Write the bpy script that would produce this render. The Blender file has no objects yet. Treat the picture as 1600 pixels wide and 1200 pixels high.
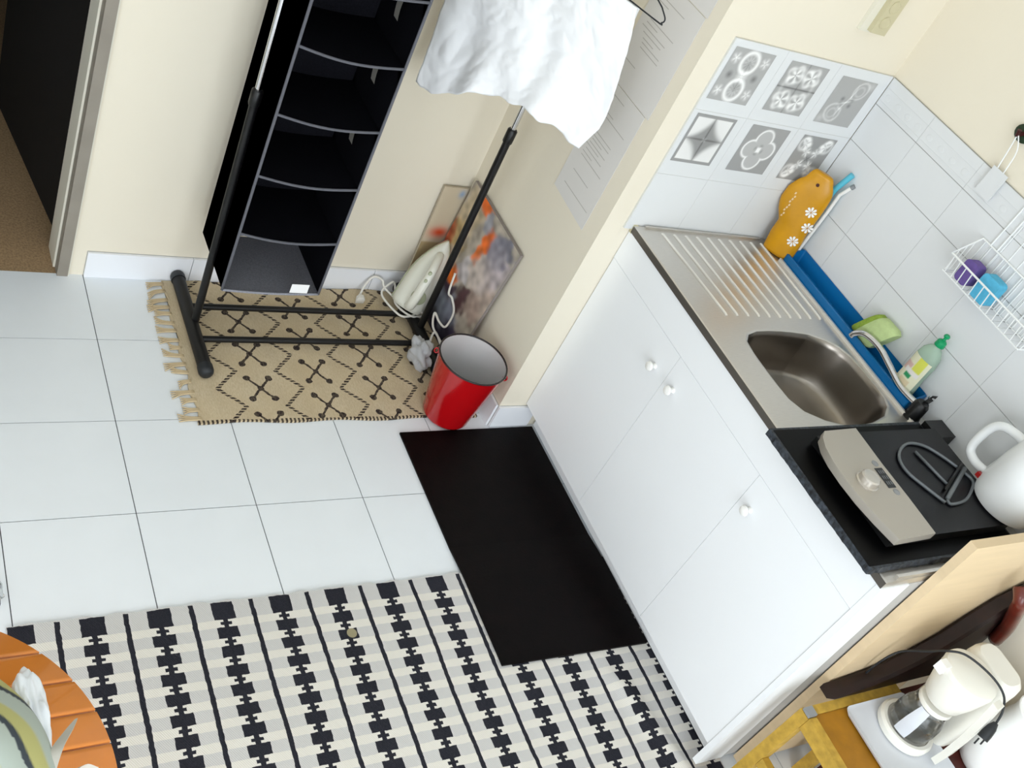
import bpy, bmesh, math, random
from mathutils import Vector, Matrix
from mathutils import noise as mnoise
random.seed(7)
SC = bpy.context.scene
COL = SC.collection

# ------------------------------------------------------------------ camera
cam = bpy.data.cameras.new('camera')
cam.sensor_width = 36.0
cam.lens = 1640.58 * 36.0 / 1600.0
cam.clip_start = 0.05
co = bpy.data.objects.new('camera', cam)
COL.objects.link(co)
Rr = ((0.83323058, -0.38349691, 0.3983176), (-0.00351615, -0.7240423, -0.68974661), (0.55291449, 0.57331743, -0.60464262))
m = Matrix(((Rr[0][0], -Rr[1][0], -Rr[2][0]), (Rr[0][1], -Rr[1][1], -Rr[2][1]), (Rr[0][2], -Rr[1][2], -Rr[2][2]))).to_4x4()
m.translation = Vector((-0.70927, -2.68727, 2.32077))
co.matrix_world = m
SC.camera = co

# ------------------------------------------------------------------ world, lights, exposure
W = bpy.data.worlds.new('World')
SC.world = W
W.use_nodes = True
bg = W.node_tree.nodes['Background']
bg.inputs[0].default_value = (0.80, 0.90, 1.0, 1)
bg.inputs[1].default_value = 0.7


def area(name, loc, target, sx, sy, power, color):
    l = bpy.data.lights.new(name, 'AREA')
    l.shape = 'RECTANGLE'
    l.size, l.size_y, l.energy, l.color = sx, sy, power, color
    o = bpy.data.objects.new(name, l)
    COL.objects.link(o)
    o.location = loc
    d = Vector(target) - Vector(loc)
    o.rotation_euler = d.to_track_quat('-Z', 'Y').to_euler()
    return o


area('window_daylight', (-0.10, -4.52, 1.33), (-0.1, 0.0, 0.70), 1.7, 2.3, 55.0, (0.885, 0.947, 1.0))
area('added_side_fill', (-2.36, -3.3, 1.45), (0.8, -1.6, 0.6), 1.1, 1.7, 23.0, (0.92, 0.96, 1.0))  # added fill lamp for surfaces facing left, at an invented side window
SC.view_settings.view_transform = 'Standard'
SC.view_settings.look = 'None'
SC.view_settings.gamma = 1.0
SC.view_settings.use_curve_mapping = False
SC.view_settings.exposure = 0.34
SC.cycles.max_bounces = 10
SC.cycles.diffuse_bounces = 6
SC.cycles.sample_clamp_indirect = 6.0


# ------------------------------------------------------------------ materials
def lin(h):
    h = h.lstrip('#')
    v = [int(h[i:i + 2], 16) / 255 for i in (0, 2, 4)]
    return tuple(c / 12.92 if c <= 0.04045 else ((c + 0.055) / 1.055) ** 2.4 for c in v) + (1.0,)


def mat(name, col, rough=0.5, metal=0.0, spec=0.5, noise=0.0, nscale=30.0, bump=0.0, bscale=200.0, trans=0.0, ior=1.45, coat=0.0, stretch=None, sheen=0.0):
    M = bpy.data.materials.new(name)
    M.use_nodes = True
    nt = M.node_tree
    b = nt.nodes['Principled BSDF']
    c = lin(col) if isinstance(col, str) else tuple(col) + (1.0,)
    b.inputs['Base Color'].default_value = c
    b.inputs['Roughness'].default_value = rough
    b.inputs['Metallic'].default_value = metal
    b.inputs['Specular IOR Level'].default_value = spec
    b.inputs['Transmission Weight'].default_value = trans
    b.inputs['IOR'].default_value = ior
    b.inputs['Coat Weight'].default_value = coat
    b.inputs['Sheen Weight'].default_value = sheen
    tc = mp = None
    if noise or bump:
        tc = nt.nodes.new('ShaderNodeTexCoord')
        mp = nt.nodes.new('ShaderNodeMapping')
        if stretch:
            mp.inputs['Scale'].default_value = stretch
        nt.links.new(tc.outputs['Object'], mp.inputs['Vector'])
    if noise:
        n = nt.nodes.new('ShaderNodeTexNoise')
        n.inputs['Scale'].default_value = nscale
        n.inputs['Detail'].default_value = 4
        nt.links.new(mp.outputs[0], n.inputs['Vector'])
        r = nt.nodes.new('ShaderNodeMapRange')
        r.inputs[1].default_value, r.inputs[2].default_value = 0.3, 0.7
        r.inputs[3].default_value, r.inputs[4].default_value = 1 - noise, 1 + noise
        nt.links.new(n.outputs[0], r.inputs[0])
        mx = nt.nodes.new('ShaderNodeVectorMath')
        mx.operation = 'MULTIPLY'
        mx.inputs[0].default_value = c[:3]
        nt.links.new(r.outputs[0], mx.inputs[1])
        nt.links.new(mx.outputs[0], b.inputs['Base Color'])
    if bump:
        n2 = nt.nodes.new('ShaderNodeTexNoise')
        n2.inputs['Scale'].default_value = bscale
        nt.links.new(mp.outputs[0], n2.inputs['Vector'])
        bp = nt.nodes.new('ShaderNodeBump')
        bp.inputs['Strength'].default_value = bump
        bp.inputs['Distance'].default_value = 0.002
        nt.links.new(n2.outputs[0], bp.inputs['Height'])
        nt.links.new(bp.outputs[0], b.inputs['Normal'])
    return M


def mat_attr(name, rough=0.6, spec=0.4):
    M = mat(name, '#ffffff', rough, spec=spec)
    nt = M.node_tree
    a = nt.nodes.new('ShaderNodeAttribute')
    a.attribute_name = 'Col'
    nt.links.new(a.outputs['Color'], nt.nodes['Principled BSDF'].inputs['Base Color'])
    return M


class X:                       # a shader socket with arithmetic
    def __init__(s, nt, k): s.nt, s.k = nt, k

    def op(s, o, other=None, third=None):
        n = s.nt.nodes.new('ShaderNodeMath')
        n.operation = o
        for i, v in enumerate((s, other, third)):
            if v is None: continue
            if isinstance(v, X): s.nt.links.new(v.k, n.inputs[i])
            else: n.inputs[i].default_value = v
        return X(s.nt, n.outputs[0])
    def __add__(s, o): return s.op('ADD', o)
    def __sub__(s, o): return s.op('SUBTRACT', o)
    def __mul__(s, o): return s.op('MULTIPLY', o)
    def __truediv__(s, o): return s.op('DIVIDE', o)
    def __lt__(s, o): return s.op('LESS_THAN', o)
    def __gt__(s, o): return s.op('GREATER_THAN', o)
    def abs(s): return s.op('ABSOLUTE')
    def fract(s): return s.op('FRACT')
    def mn(s, o): return s.op('MINIMUM', o)
    def mx(s, o): return s.op('MAXIMUM', o)


def xyz(nt):
    tc = nt.nodes.new('ShaderNodeTexCoord')
    sp = nt.nodes.new('ShaderNodeSeparateXYZ')
    nt.links.new(tc.outputs['Object'], sp.inputs[0])
    return tc, X(nt, sp.outputs[0]), X(nt, sp.outputs[1]), X(nt, sp.outputs[2])


def mixc(nt, f, a, b):
    n = nt.nodes.new('ShaderNodeMix')
    n.data_type = 'RGBA'
    if isinstance(f, X): nt.links.new(f.k, n.inputs[0])
    for i, v in ((6, a), (7, b)):
        if isinstance(v, X): nt.links.new(v.k, n.inputs[i])
        else: n.inputs[i].default_value = v
    return X(nt, n.outputs[2])


def noise(nt, tc, scale, detail=3, stretch=None):
    n = nt.nodes.new('ShaderNodeTexNoise')
    n.inputs['Scale'].default_value = scale
    n.inputs['Detail'].default_value = detail
    if stretch:
        mp = nt.nodes.new('ShaderNodeMapping')
        mp.inputs['Scale'].default_value = stretch
        nt.links.new(tc.outputs['Object'], mp.inputs[0])
        nt.links.new(mp.outputs[0], n.inputs['Vector'])
    else:
        nt.links.new(tc.outputs['Object'], n.inputs['Vector'])
    return X(nt, n.outputs[0])


M_CREAM = mat('cream_paint', '#e8e0ce', 0.7, spec=0.25, bump=0.06, bscale=90)
M_CEIL = mat('ceiling_paint', '#f3f3f1', 0.8)
M_WHITEWALL = mat('white_paint', '#f7f7f6', 0.8)
M_GROUT = mat('floor_grout', '#55565a', 0.9)
M_TILE = mat('white_floor_tile', '#eaeff3', 0.38, spec=0.45, noise=0.015, nscale=6)
M_WGROUT = mat('wall_grout', '#a6a6a2', 0.9)
M_WGROUTL = mat('pale_wall_grout', '#d6d6d2', 0.9)
M_WTILE = mat('white_wall_tile', '#dfe1e2', 0.3, spec=0.5)
M_SKIRT = mat('white_skirting_tile', '#eef0f4', 0.35)
M_TRIM = mat('door_frame_paint', '#8d867b', 0.5, noise=0.1, nscale=8)
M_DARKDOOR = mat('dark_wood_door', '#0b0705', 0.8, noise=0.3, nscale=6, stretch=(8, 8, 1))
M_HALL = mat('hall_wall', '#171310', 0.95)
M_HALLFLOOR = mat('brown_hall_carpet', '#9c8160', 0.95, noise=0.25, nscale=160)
M_WHITE = mat('white_laminate', '#eff1f3', 0.42, spec=0.4)
M_WHITEG = mat('white_gloss_plastic', '#f1f0ec', 0.25)
M_STEEL = mat('brushed_steel', '#d6d2cc', 0.36, metal=0.9, noise=0.04, nscale=40, stretch=(1, 12, 1))
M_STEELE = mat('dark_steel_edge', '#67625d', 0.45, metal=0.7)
M_STEELR = mat('bright_steel_rib', '#efece6', 0.35, metal=0.6)
M_TRAY = mat('pale_grey_plastic', '#cdd0d6', 0.3)
M_STEELD = mat('sink_basin_steel', '#989189', 0.3, metal=1.0, noise=0.05, nscale=12)
M_CHROME = mat('chrome', '#d8d8da', 0.12, metal=1.0)
M_BLACK = mat('black_powder_coat', '#050506', 0.5)
M_BLACKP = mat('black_plastic', '#0a0a0b', 0.4)
M_CAPG = mat('dark_grey_plastic', '#1f2226', 0.5)
M_FAB = mat('charcoal_fabric', '#15151b', 0.95, spec=0.15, noise=0.25, nscale=220)
M_FABLIT = mat('lit_charcoal_fabric', '#8d8e96', 0.95, spec=0.15, noise=0.15, nscale=220)  # charcoal fabric lightened: light on the bottom shelf put into its colour
M_PIPE = mat('grey_piping', '#5c5d64', 0.85)
M_COTTON = mat('white_cotton', '#f3f4f5', 0.95, spec=0.1, bump=0.15, bscale=400)
M_TAGW = mat('white_tag', '#eeeeee', 0.7)
M_RED = mat('red_enamel', '#ab0910', 0.18, spec=0.6, coat=0.4)
M_ENW = mat('white_enamel', '#fafbfb', 0.3)
M_RIM = mat('dark_enamel_rim', '#231d1f', 0.3)
M_IRONW = mat('iron_white_plastic', '#e9e9dd', 0.3)
M_IRONG = mat('iron_green_plastic', '#aeb495', 0.35)
M_CORDW = mat('white_cable', '#ebe8e0', 0.5)
M_GREYBAG = mat('grey_plastic_film', '#c6c8cc', 0.25, spec=0.5, trans=0.08, ior=1.15)
M_ORANGEP = mat('orange_plastic', '#c98f0a', 0.3, spec=0.5, noise=0.16, nscale=9)
M_BROWNDOT = mat('brown_hole', '#4a1d08', 0.6)
M_DAISY = mat('daisy_white', '#f7f6f2', 0.6)
M_TURQ = mat('turquoise_plastic', '#5fc0d8', 0.35)
M_BLUE = mat('blue_plastic', '#0567a3', 0.35)
M_GREENSP = mat('pale_green_foam', '#bdd092', 0.95, noise=0.06, nscale=60, bump=0.3, bscale=250)
M_GREENSC = mat('green_scourer', '#8ba53e', 0.95, noise=0.15, nscale=120)
M_GREENCAP = mat('green_cap', '#0f9a62', 0.35)
M_SOAP = mat('clear_green_bottle', '#cfe6d4', 0.1, trans=0.55, ior=1.2)
M_LIQ = mat('soap_liquid', '#7f9f8b', 0.25, trans=0.35, ior=1.2)
M_WIRE = mat('white_coated_wire', '#eef0ef', 0.35)
M_PURPLE = mat('purple_sponge', '#6a5596', 0.9, noise=0.1, nscale=80)
M_CYANSP = mat('blue_sponge', '#58b3d6', 0.9, noise=0.08, nscale=80)
M_LEAF = mat('dark_green_plastic', '#183018', 0.5)
M_DKRED = mat('dark_red_plastic', '#3a0c0c', 0.5)
M_STONE_T = mat('black_polished_stone', '#030304', 0.4, spec=0.12)
M_GLASSK = mat('black_hob_glass', '#0d0d11', 0.3, spec=0.25, noise=0.5, nscale=300)
M_SILVER = mat('silver_plastic', '#b5aea3', 0.38, metal=0.35)
M_SILVK = mat('silver_knob', '#c9c3ba', 0.25, metal=0.6)
M_DISP = mat('dark_display', '#141515', 0.2)
M_PRINT = mat('grey_wire', '#6d7276', 0.4, metal=0.3)
M_KETTLE = mat('white_kettle_plastic', '#eef0f0', 0.22, spec=0.5)
M_REDSW = mat('red_switch', '#a51d1b', 0.4)
M_YEL = mat('yellow_plastic', '#c8b52a', 0.5)
M_OAK = mat('pale_wood_board', '#d8c19d', 0.6, noise=0.04, nscale=5, stretch=(1, 1, 9))
M_STOOLP = mat('worn_yellow_paint', '#b8943a', 0.65, noise=0.20, nscale=45, bump=0.3, bscale=120)
M_STOOLS = mat('ochre_seat_paint', '#9d6b0f', 0.55, noise=0.13, nscale=22)
M_PLUG = mat('grey_plug', '#8c8e90', 0.5)
M_REDWOOD = mat('dark_red_wood', '#4c1c15', 0.45, noise=0.3, nscale=12, stretch=(1, 6, 6))
M_LEATHER = mat('dark_brown_leather', '#1d0b07', 0.5, noise=0.4, nscale=30)
M_LEATHR = mat('red_brown_leather', '#5c1d12', 0.3, noise=0.2, nscale=20, coat=0.4)
M_GLASS = mat('carafe_glass', '#e6e8e8', 0.03, trans=1.0, ior=1.3)
M_COFW = mat('coffee_maker_white', '#e7e5dc', 0.35)
M_COFG = mat('hotplate_grey', '#b9b7b2', 0.35, metal=0.2)
M_CLEAR = mat('clear_film', '#f2f5f6', 0.08, trans=0.9, ior=1.15)
M_TABLE = mat('orange_table_paint', '#e58c3c', 0.24, noise=0.03, nscale=30, coat=0.4)
M_TABLEL = mat('orange_table_edge', '#f0a577', 0.4)
M_BAGW = mat('white_plastic_bag', '#eef3f8', 0.3, spec=0.5)
M_STRAP = mat('pale_grey_strip', '#bdbab0', 0.7)
M_SOCKET = mat('ivory_socket', '#c9c1a0', 0.45)
M_SOCKW = mat('ivory_plate', '#e3dfd0', 0.4)
M_PAPER = mat('grey_paper', '#dcd9d5', 0.85)
M_INK = mat('faded_ink', '#b7b3ad', 0.9)
M_ATTR = mat_attr('printed_colour')
M_ATTRG = mat_attr('glazed_print', 0.3)
M_FRINGE = mat('beige_wool_fringe', '#c9b592', 0.95)
M_CANVAS = mat('canvas_edge', '#8c8480', 0.8)
M_BLACKMAT = None


# ------------------------------------------------------------------ mesh helpers
def link(name, bm, material, parent=None, kind=None, smooth=False, bevel=0.0, bseg=2):
    if bevel:
        bmesh.ops.bevel(bm, geom=[e for e in bm.edges if e.is_manifold and e.calc_face_angle(0) > 0.6], offset=bevel, segments=bseg, profile=0.5, affect='EDGES')
    bmesh.ops.recalc_face_normals(bm, faces=bm.faces)
    me = bpy.data.meshes.new(name)
    bm.to_mesh(me)
    bm.free()
    for mt in (material if isinstance(material, (list, tuple)) else [material]):
        me.materials.append(mt)
    if smooth:
        me.polygons.foreach_set('use_smooth', [True] * len(me.polygons))
        if smooth != 'all':
            try: me.set_sharp_from_angle(angle=math.radians(38))
            except Exception: pass
    o = bpy.data.objects.new(name, me)
    COL.objects.link(o)
    if parent is not None:
        o.parent = parent
        # children keep world coordinates of their mesh relative to a parent that may have moved
        o.matrix_parent_inverse = parent_world(parent).inverted()
    if kind: o['kind'] = kind
    return o


def parent_world(o):
    M = o.matrix_parent_inverse.copy() if o.parent else Matrix()
    L = Matrix.LocRotScale(o.location, o.rotation_euler, o.scale)
    return (parent_world(o.parent) @ M @ L) if o.parent else L


def tag(o, label, cat, group=None):
    o['label'] = label
    o['category'] = cat
    if group: o['group'] = group
    return o


def thing(name, label, cat, loc, group=None):
    o = bpy.data.objects.new(name, None)
    o.empty_display_size = 0.05
    COL.objects.link(o)
    o.location = loc
    return tag(o, label, cat, group)


def box(bm, x0, x1, y0, y1, z0, z1, mi=0):
    v = [bm.verts.new((x, y, z)) for x in (x0, x1) for y in (y0, y1) for z in (z0, z1)]
    for f in ((0, 1, 3, 2), (4, 6, 7, 5), (0, 4, 5, 1), (2, 3, 7, 6), (0, 2, 6, 4), (1, 5, 7, 3)):
        bm.faces.new([v[i] for i in f]).material_index = mi
    return v


def B(*boxes):
    bm = bmesh.new()
    for b in boxes: box(bm, *b)
    return bm


def loft(bm, rings, cap=True, closed=True, mi=0):
    vs = [[bm.verts.new(p) for p in r] for r in rings]
    n = len(vs[0])
    for a, b in zip(vs, vs[1:]):
        for i in range(n if closed else n - 1):
            j = (i + 1) % n
            bm.faces.new((a[i], a[j], b[j], b[i])).material_index = mi
    if cap:
        bm.faces.new(vs[0][::-1]).material_index = mi
        bm.faces.new(vs[-1]).material_index = mi
    return vs


def circ(c, r, n=24, ax='z', ry=None):
    out = []
    for i in range(n):
        a = 2 * math.pi * i / n
        u, v = r * math.cos(a), (ry or r) * math.sin(a)
        out.append((c[0] + u, c[1] + v, c[2]) if ax == 'z' else (c[0], c[1] + u, c[2] + v) if ax == 'x' else (c[0] + u, c[1], c[2] + v))
    return out


def lathe(c, prof, n=32, cap=True, bm=None):
    bm = bm or bmesh.new()
    loft(bm, [circ((c[0], c[1], c[2] + z), max(r, 1e-4), n) for r, z in prof], cap)
    return bm


def spline(pts, k=6):
    P = [Vector(p) for p in pts]
    P = [P[0] * 2 - P[1]] + P + [P[-1] * 2 - P[-2]]
    out = []
    for i in range(1, len(P) - 2):
        for j in range(k):
            t = j / k
            a, b, c, d = P[i - 1:i + 3]
            out.append(0.5 * ((2 * b) + (c - a) * t + (2 * a - 5 * b + 4 * c - d) * t * t + (3 * b - a - 3 * c + d) * t ** 3))
    return out + [P[-2]]


def tube(bm, pts, r, n=8, cap=True, closed=False, rfun=None):
    P = [Vector(p) for p in pts]
    N = len(P)
    rings = []
    up = None
    for i, p in enumerate(P):
        if closed: t = P[(i + 1) % N] - P[i - 1]
        else: t = P[min(i + 1, N - 1)] - P[max(i - 1, 0)]
        t.normalize()
        if up is None:
            up = Vector((0, 0, 1)) if abs(t.z) < 0.9 else Vector((1, 0, 0))
        up = (up - t * up.dot(t)).normalized()
        s = t.cross(up)
        rr = rfun(i / (N - 1)) if rfun else r
        rings.append([p + (up * math.cos(2 * math.pi * k / n) + s * math.sin(2 * math.pi * k / n)) * rr for k in range(n)])
    if closed:
        rings.append(rings[0])
        loft(bm, rings, False)
        bmesh.ops.remove_doubles(bm, verts=bm.verts, dist=1e-6)
    else:
        loft(bm, rings, cap)
    return bm


def T(pts, r, n=8, **k):
    return tube(bmesh.new(), pts, r, n, **k)


def prism(bm, poly, axis, a, b):
    """polygon (u,v) extruded along an axis from a to b"""
    f = {'x': lambda u, v, w: (w, u, v), 'y': lambda u, v, w: (u, w, v), 'z': lambda u, v, w: (u, v, w)}[axis]
    loft(bm, [[f(u, v, a) for u, v in poly], [f(u, v, b) for u, v in poly]])
    return bm


def rrect(x0, x1, y0, y1, r, k=5):
    out = []
    for cx, cy, a0 in ((x1 - r, y1 - r, 0), (x0 + r, y1 - r, 90), (x0 + r, y0 + r, 180), (x1 - r, y0 + r, 270)):
        for i in range(k + 1):
            a = math.radians(a0 + 90 * i / k)
            out.append((cx + r * math.cos(a), cy + r * math.sin(a)))
    return out


def grid_attr(name, nu, nv, pos, colf, material, parent=None, smooth=True, thick=0.0):
    """a grid sheet with a per-vertex printed colour"""
    me = bpy.data.meshes.new(name)
    vs, cs, fs = [], [], []
    for j in range(nv + 1):
        for i in range(nu + 1):
            u, v = i / nu, j / nv
            vs.append(pos(u, v))
            cs.extend(colf(u, v)[:3] + (1.0,))
    for j in range(nv):
        for i in range(nu):
            a = j * (nu + 1) + i
            fs.append((a, a + 1, a + nu + 2, a + nu + 1))
    me.from_pydata(vs, [], fs)
    at = me.attributes.new('Col', 'FLOAT_COLOR', 'POINT')
    at.data.foreach_set('color', cs)
    me.materials.append(material)
    if smooth: me.polygons.foreach_set('use_smooth', [True] * len(me.polygons))
    o = bpy.data.objects.new(name, me)
    COL.objects.link(o)
    if parent is not None:
        o.parent = parent
        o.matrix_parent_inverse = parent_world(parent).inverted()
    return o


def copy_to(o, dx=0, dy=0, dz=0, parent=None):
    c = o.copy()
    COL.objects.link(c)
    c.location = (o.location.x + dx, o.location.y + dy, o.location.z + dz)
    if parent is not None: c.parent = parent
    return c


# ================================================================== SETTING
XA, XC, XR, YD = 1.224, 1.328, 1.952, -0.682
H = 2.75
floor = link('floor', B((-2.3, XR + .1, -4.5, 0.0, -0.06, -0.0025)), M_GROUT, kind='structure')
TS, GJ = 0.33, 0.0028
tb = bmesh.new()
box(tb, GJ / 2, TS - GJ / 2, -TS + GJ / 2, -GJ / 2, -0.0024, 0.0)
tile0 = link('floor_tile', tb, M_TILE, floor, bevel=0.0012, bseg=1)
tile0.location = (0, -0.294, 0)
for i in range(-7, 6):
    for j in range(0, 13):
        if i == 0 and j == 0: continue
        copy_to(tile0, i * TS, -j * TS)
cut = bmesh.new()
box(cut, GJ / 2, TS - GJ / 2, -0.294 + GJ / 2, 0.0, -0.0024, 0.0)
tile1 = link('floor_tile', cut, M_TILE, floor, bevel=0.0012, bseg=1)
for i in range(-7, 4):
    if i: copy_to(tile1, i * TS)

wb = link('wall_back', B((-0.075, XA + .1, 0.0, 0.12, 0.0, H), (-2.3, -0.98, 0.0, 0.12, 0.0, H), (-0.98, -0.075, 0.0, 0.12, 2.06, H)), M_CREAM, kind='structure')
wc = link('wall_corner', B((XA, XR + .1, YD, 0.0, 0.0, H)), M_CREAM, kind='structure', bevel=0.006)
wr = link('wall_right', B((XR, XR + .1, -4.6, YD, 0.0, H)), M_CREAM, kind='structure')
link('wall_left', B((-2.4, -2.3, -4.6, -3.9, 0.0, H), (-2.4, -2.3, -2.7, 0.12, 0.0, H), (-2.4, -2.3, -3.9, -2.7, 0.0, .6), (-2.4, -2.3, -3.9, -2.7, 2.3, H)), M_WHITEWALL, kind='structure')  # opening in this unseen wall made for the added side fill
link('added_window', B((-2.39, -2.33, -3.9, -3.85, .6, 2.3), (-2.39, -2.33, -2.75, -2.7, .6, 2.3), (-2.39, -2.33, -3.85, -2.75, .6, .65), (-2.39, -2.33, -3.85, -2.75, 2.25, 2.3)), M_WHITE, kind='structure')  # invented window frame round the fill lamp's opening
link('wall_front', B((-2.3, -1.0, -4.6, -4.5, 0, H), (0.80, XR, -4.6, -4.5, 0, H), (-1.0, 0.80, -4.6, -4.5, 2.5, H), (-1.0, 0.80, -4.6, -4.5, 0, 0.15)), M_WHITEWALL, kind='structure')
wf = link('window_1', B((-1.0, -.94, -4.58, -4.53, .15, 2.5), (.74, .80, -4.58, -4.53, .15, 2.5), (-.94, .74, -4.58, -4.53, 2.44, 2.5), (-.94, .74, -4.58, -4.53, .15, .21), (-.13, -.07, -4.58, -4.53, .21, 2.44)), M_WHITE, kind='structure')
link('ceiling', B((-2.4, XR + .1, -4.6, 0.12, H, H + .08)), M_CEIL, kind='structure')

# hallway behind the doorway
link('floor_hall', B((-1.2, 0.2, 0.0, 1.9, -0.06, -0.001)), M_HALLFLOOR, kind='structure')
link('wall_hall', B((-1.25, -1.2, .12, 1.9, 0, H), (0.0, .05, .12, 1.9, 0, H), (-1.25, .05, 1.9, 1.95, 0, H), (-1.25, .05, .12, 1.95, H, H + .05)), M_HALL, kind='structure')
tr = link('trim_1', B((-0.079, -0.047, -0.012, 0.13, 0.0, 2.09), (-1.01, -0.978, -0.012, 0.13, 0.0, 2.09), (-0.978, -0.079, -0.012, 0.13, 2.06, 2.09)), M_TRIM, kind='structure', bevel=0.004)
link('trim_2', B((-0.085, -0.079, 0.03, 0.13, 0.0, 2.06), (-0.047, -0.0425, -0.008, 0.0, 0.0, 2.09)), M_SOCKW, kind='structure')
# door leaf swung open into the hall, along its right side
dl = bmesh.new()
a0, a1 = Vector((-0.052, 0.15)), Vector((-0.165, 0.93))
n_ = Vector((a1.y - a0.y, a0.x - a1.x)).normalized() * 0.035
loft(dl, [[(a0.x, a0.y, z), (a1.x, a1.y, z), (a1.x + n_.x, a1.y + n_.y, z), (a0.x + n_.x, a0.y + n_.y, z)] for z in (0.006, 2.05)])
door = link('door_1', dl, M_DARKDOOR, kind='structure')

# white skirting tiles along the back wall and round the corner block
bb = link('baseboard_back', B((0.0, XA, -0.002, 0.0, 0, 0.099)), M_WGROUT, kind='structure')
for i in range(4):
    x0, x1 = i * TS + 0.0012, min((i + 1) * TS - 0.0012, XA - 0.011)
    link('skirting_tile', B((x0, x1, -0.010, -0.002, 0.0, 0.098)), M_SKIRT, bb, bevel=0.0015, bseg=1)
bc = link('baseboard_corner', B((XA - 0.002, XA, YD, 0.0, 0, 0.099), (XA - .002, XC + .05, YD - .002, YD, 0, .099)), M_WGROUT, kind='structure')
for i in range(3):
    y1, y0 = -i * 0.227 - .0105, max(-(i + 1) * 0.227 + 0.0012, YD - .0105)
    link('skirting_tile', B((XA - 0.011, XA - 0.002, y0, y1, 0.0, 0.098)), M_SKIRT, bc, bevel=0.0015, bseg=1)
link('skirting_tile', B((XA - .002, XC + .05, YD - .0105, YD - .002, 0.0, 0.098)), M_SKIRT, bc, bevel=0.0015, bseg=1)

# ------------------------------------------------------------------ wall tiles
Z0, Z1, Z2, Z3 = 0.885, 1.0885, 1.3045, 1.522


def wtile_y(x0, x1, z0, z1):        # tile on the corner block, facing the window
    g = 0.0008
    return link('wall_tile', B((x0 + .0004, x1 - .0004, YD - 0.008, YD - 0.0005, z0 + g, z1 - g)), M_WTILE, wc, bevel=0.0008, bseg=1)


def wtile_x(y0, y1, z0, z1, name='wall_tile'):
    g = 0.0011
    return link(name, B((XR - 0.008, XR - 0.0005, y0 + .0004, y1 - .0004, z0 + g, z1 - g)), M_WTILE, wr, bevel=0.0008, bseg=1)


link('tile_grout', B((1.296, XR - .008, YD - 0.0068, YD - 0.0003, Z0, Z3)), M_WGROUTL, wc)
link('tile_grout', B((XR - 0.0062, XR - 0.0003, -2.40, YD - .008, Z0, Z3)), M_WGROUT, wr)
XT = (1.296, 1.4965, 1.7135, 1.943)
big = {}
for r, (za, zb) in enumerate(((Z2, Z3), (Z1, Z2), (Z0, Z1))):
    for c in range(3):
        big[r, c] = wtile_y(XT[c], XT[c + 1], za, zb)
YT = [YD - .009] + [-0.889 - 0.2158 * i for i in range(8)]
for i in range(8):
    for za, zb in ((Z2, 1.432), (Z1, Z2), (Z0, Z1)):
        wtile_x(YT[i + 1], YT[i], za, zb)
    fr = wtile_x(YT[i + 1], YT[i], 1.432, Z3, 'border_tile')
    yc, hw = (YT[i] + YT[i + 1]) / 2, (YT[i] - YT[i + 1]) / 2 - .002
    rb = B((XR - .0090, XR - .0078, yc - hw, yc + hw, 1.444, 1.4475), (XR - .0090, XR - .0078, yc - hw, yc + hw, 1.486, 1.4895))
    for k in range(4):
        yy = yc + hw * (-.75 + .5 * k)
        loft(rb, [circ((XR - .0078, yy, 1.467), .013, 16, 'x', .011), circ((XR - .0084, yy, 1.467), .011, 16, 'x', .009), circ((XR - .0086, yy, 1.467), .006, 16, 'x', .005)])
    link('embossed_relief', rb, M_WTILE, fr, smooth=True)


# patterned decals: relief-look ornaments printed on the six upper tiles
def ss(a, b, x):
    t = min(1, max(0, (x - a) / (b - a)))
    return t * t * (3 - 2 * t)


def ring(d, r, w): return max(0.0, 1 - abs(d - r) / w)


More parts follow.
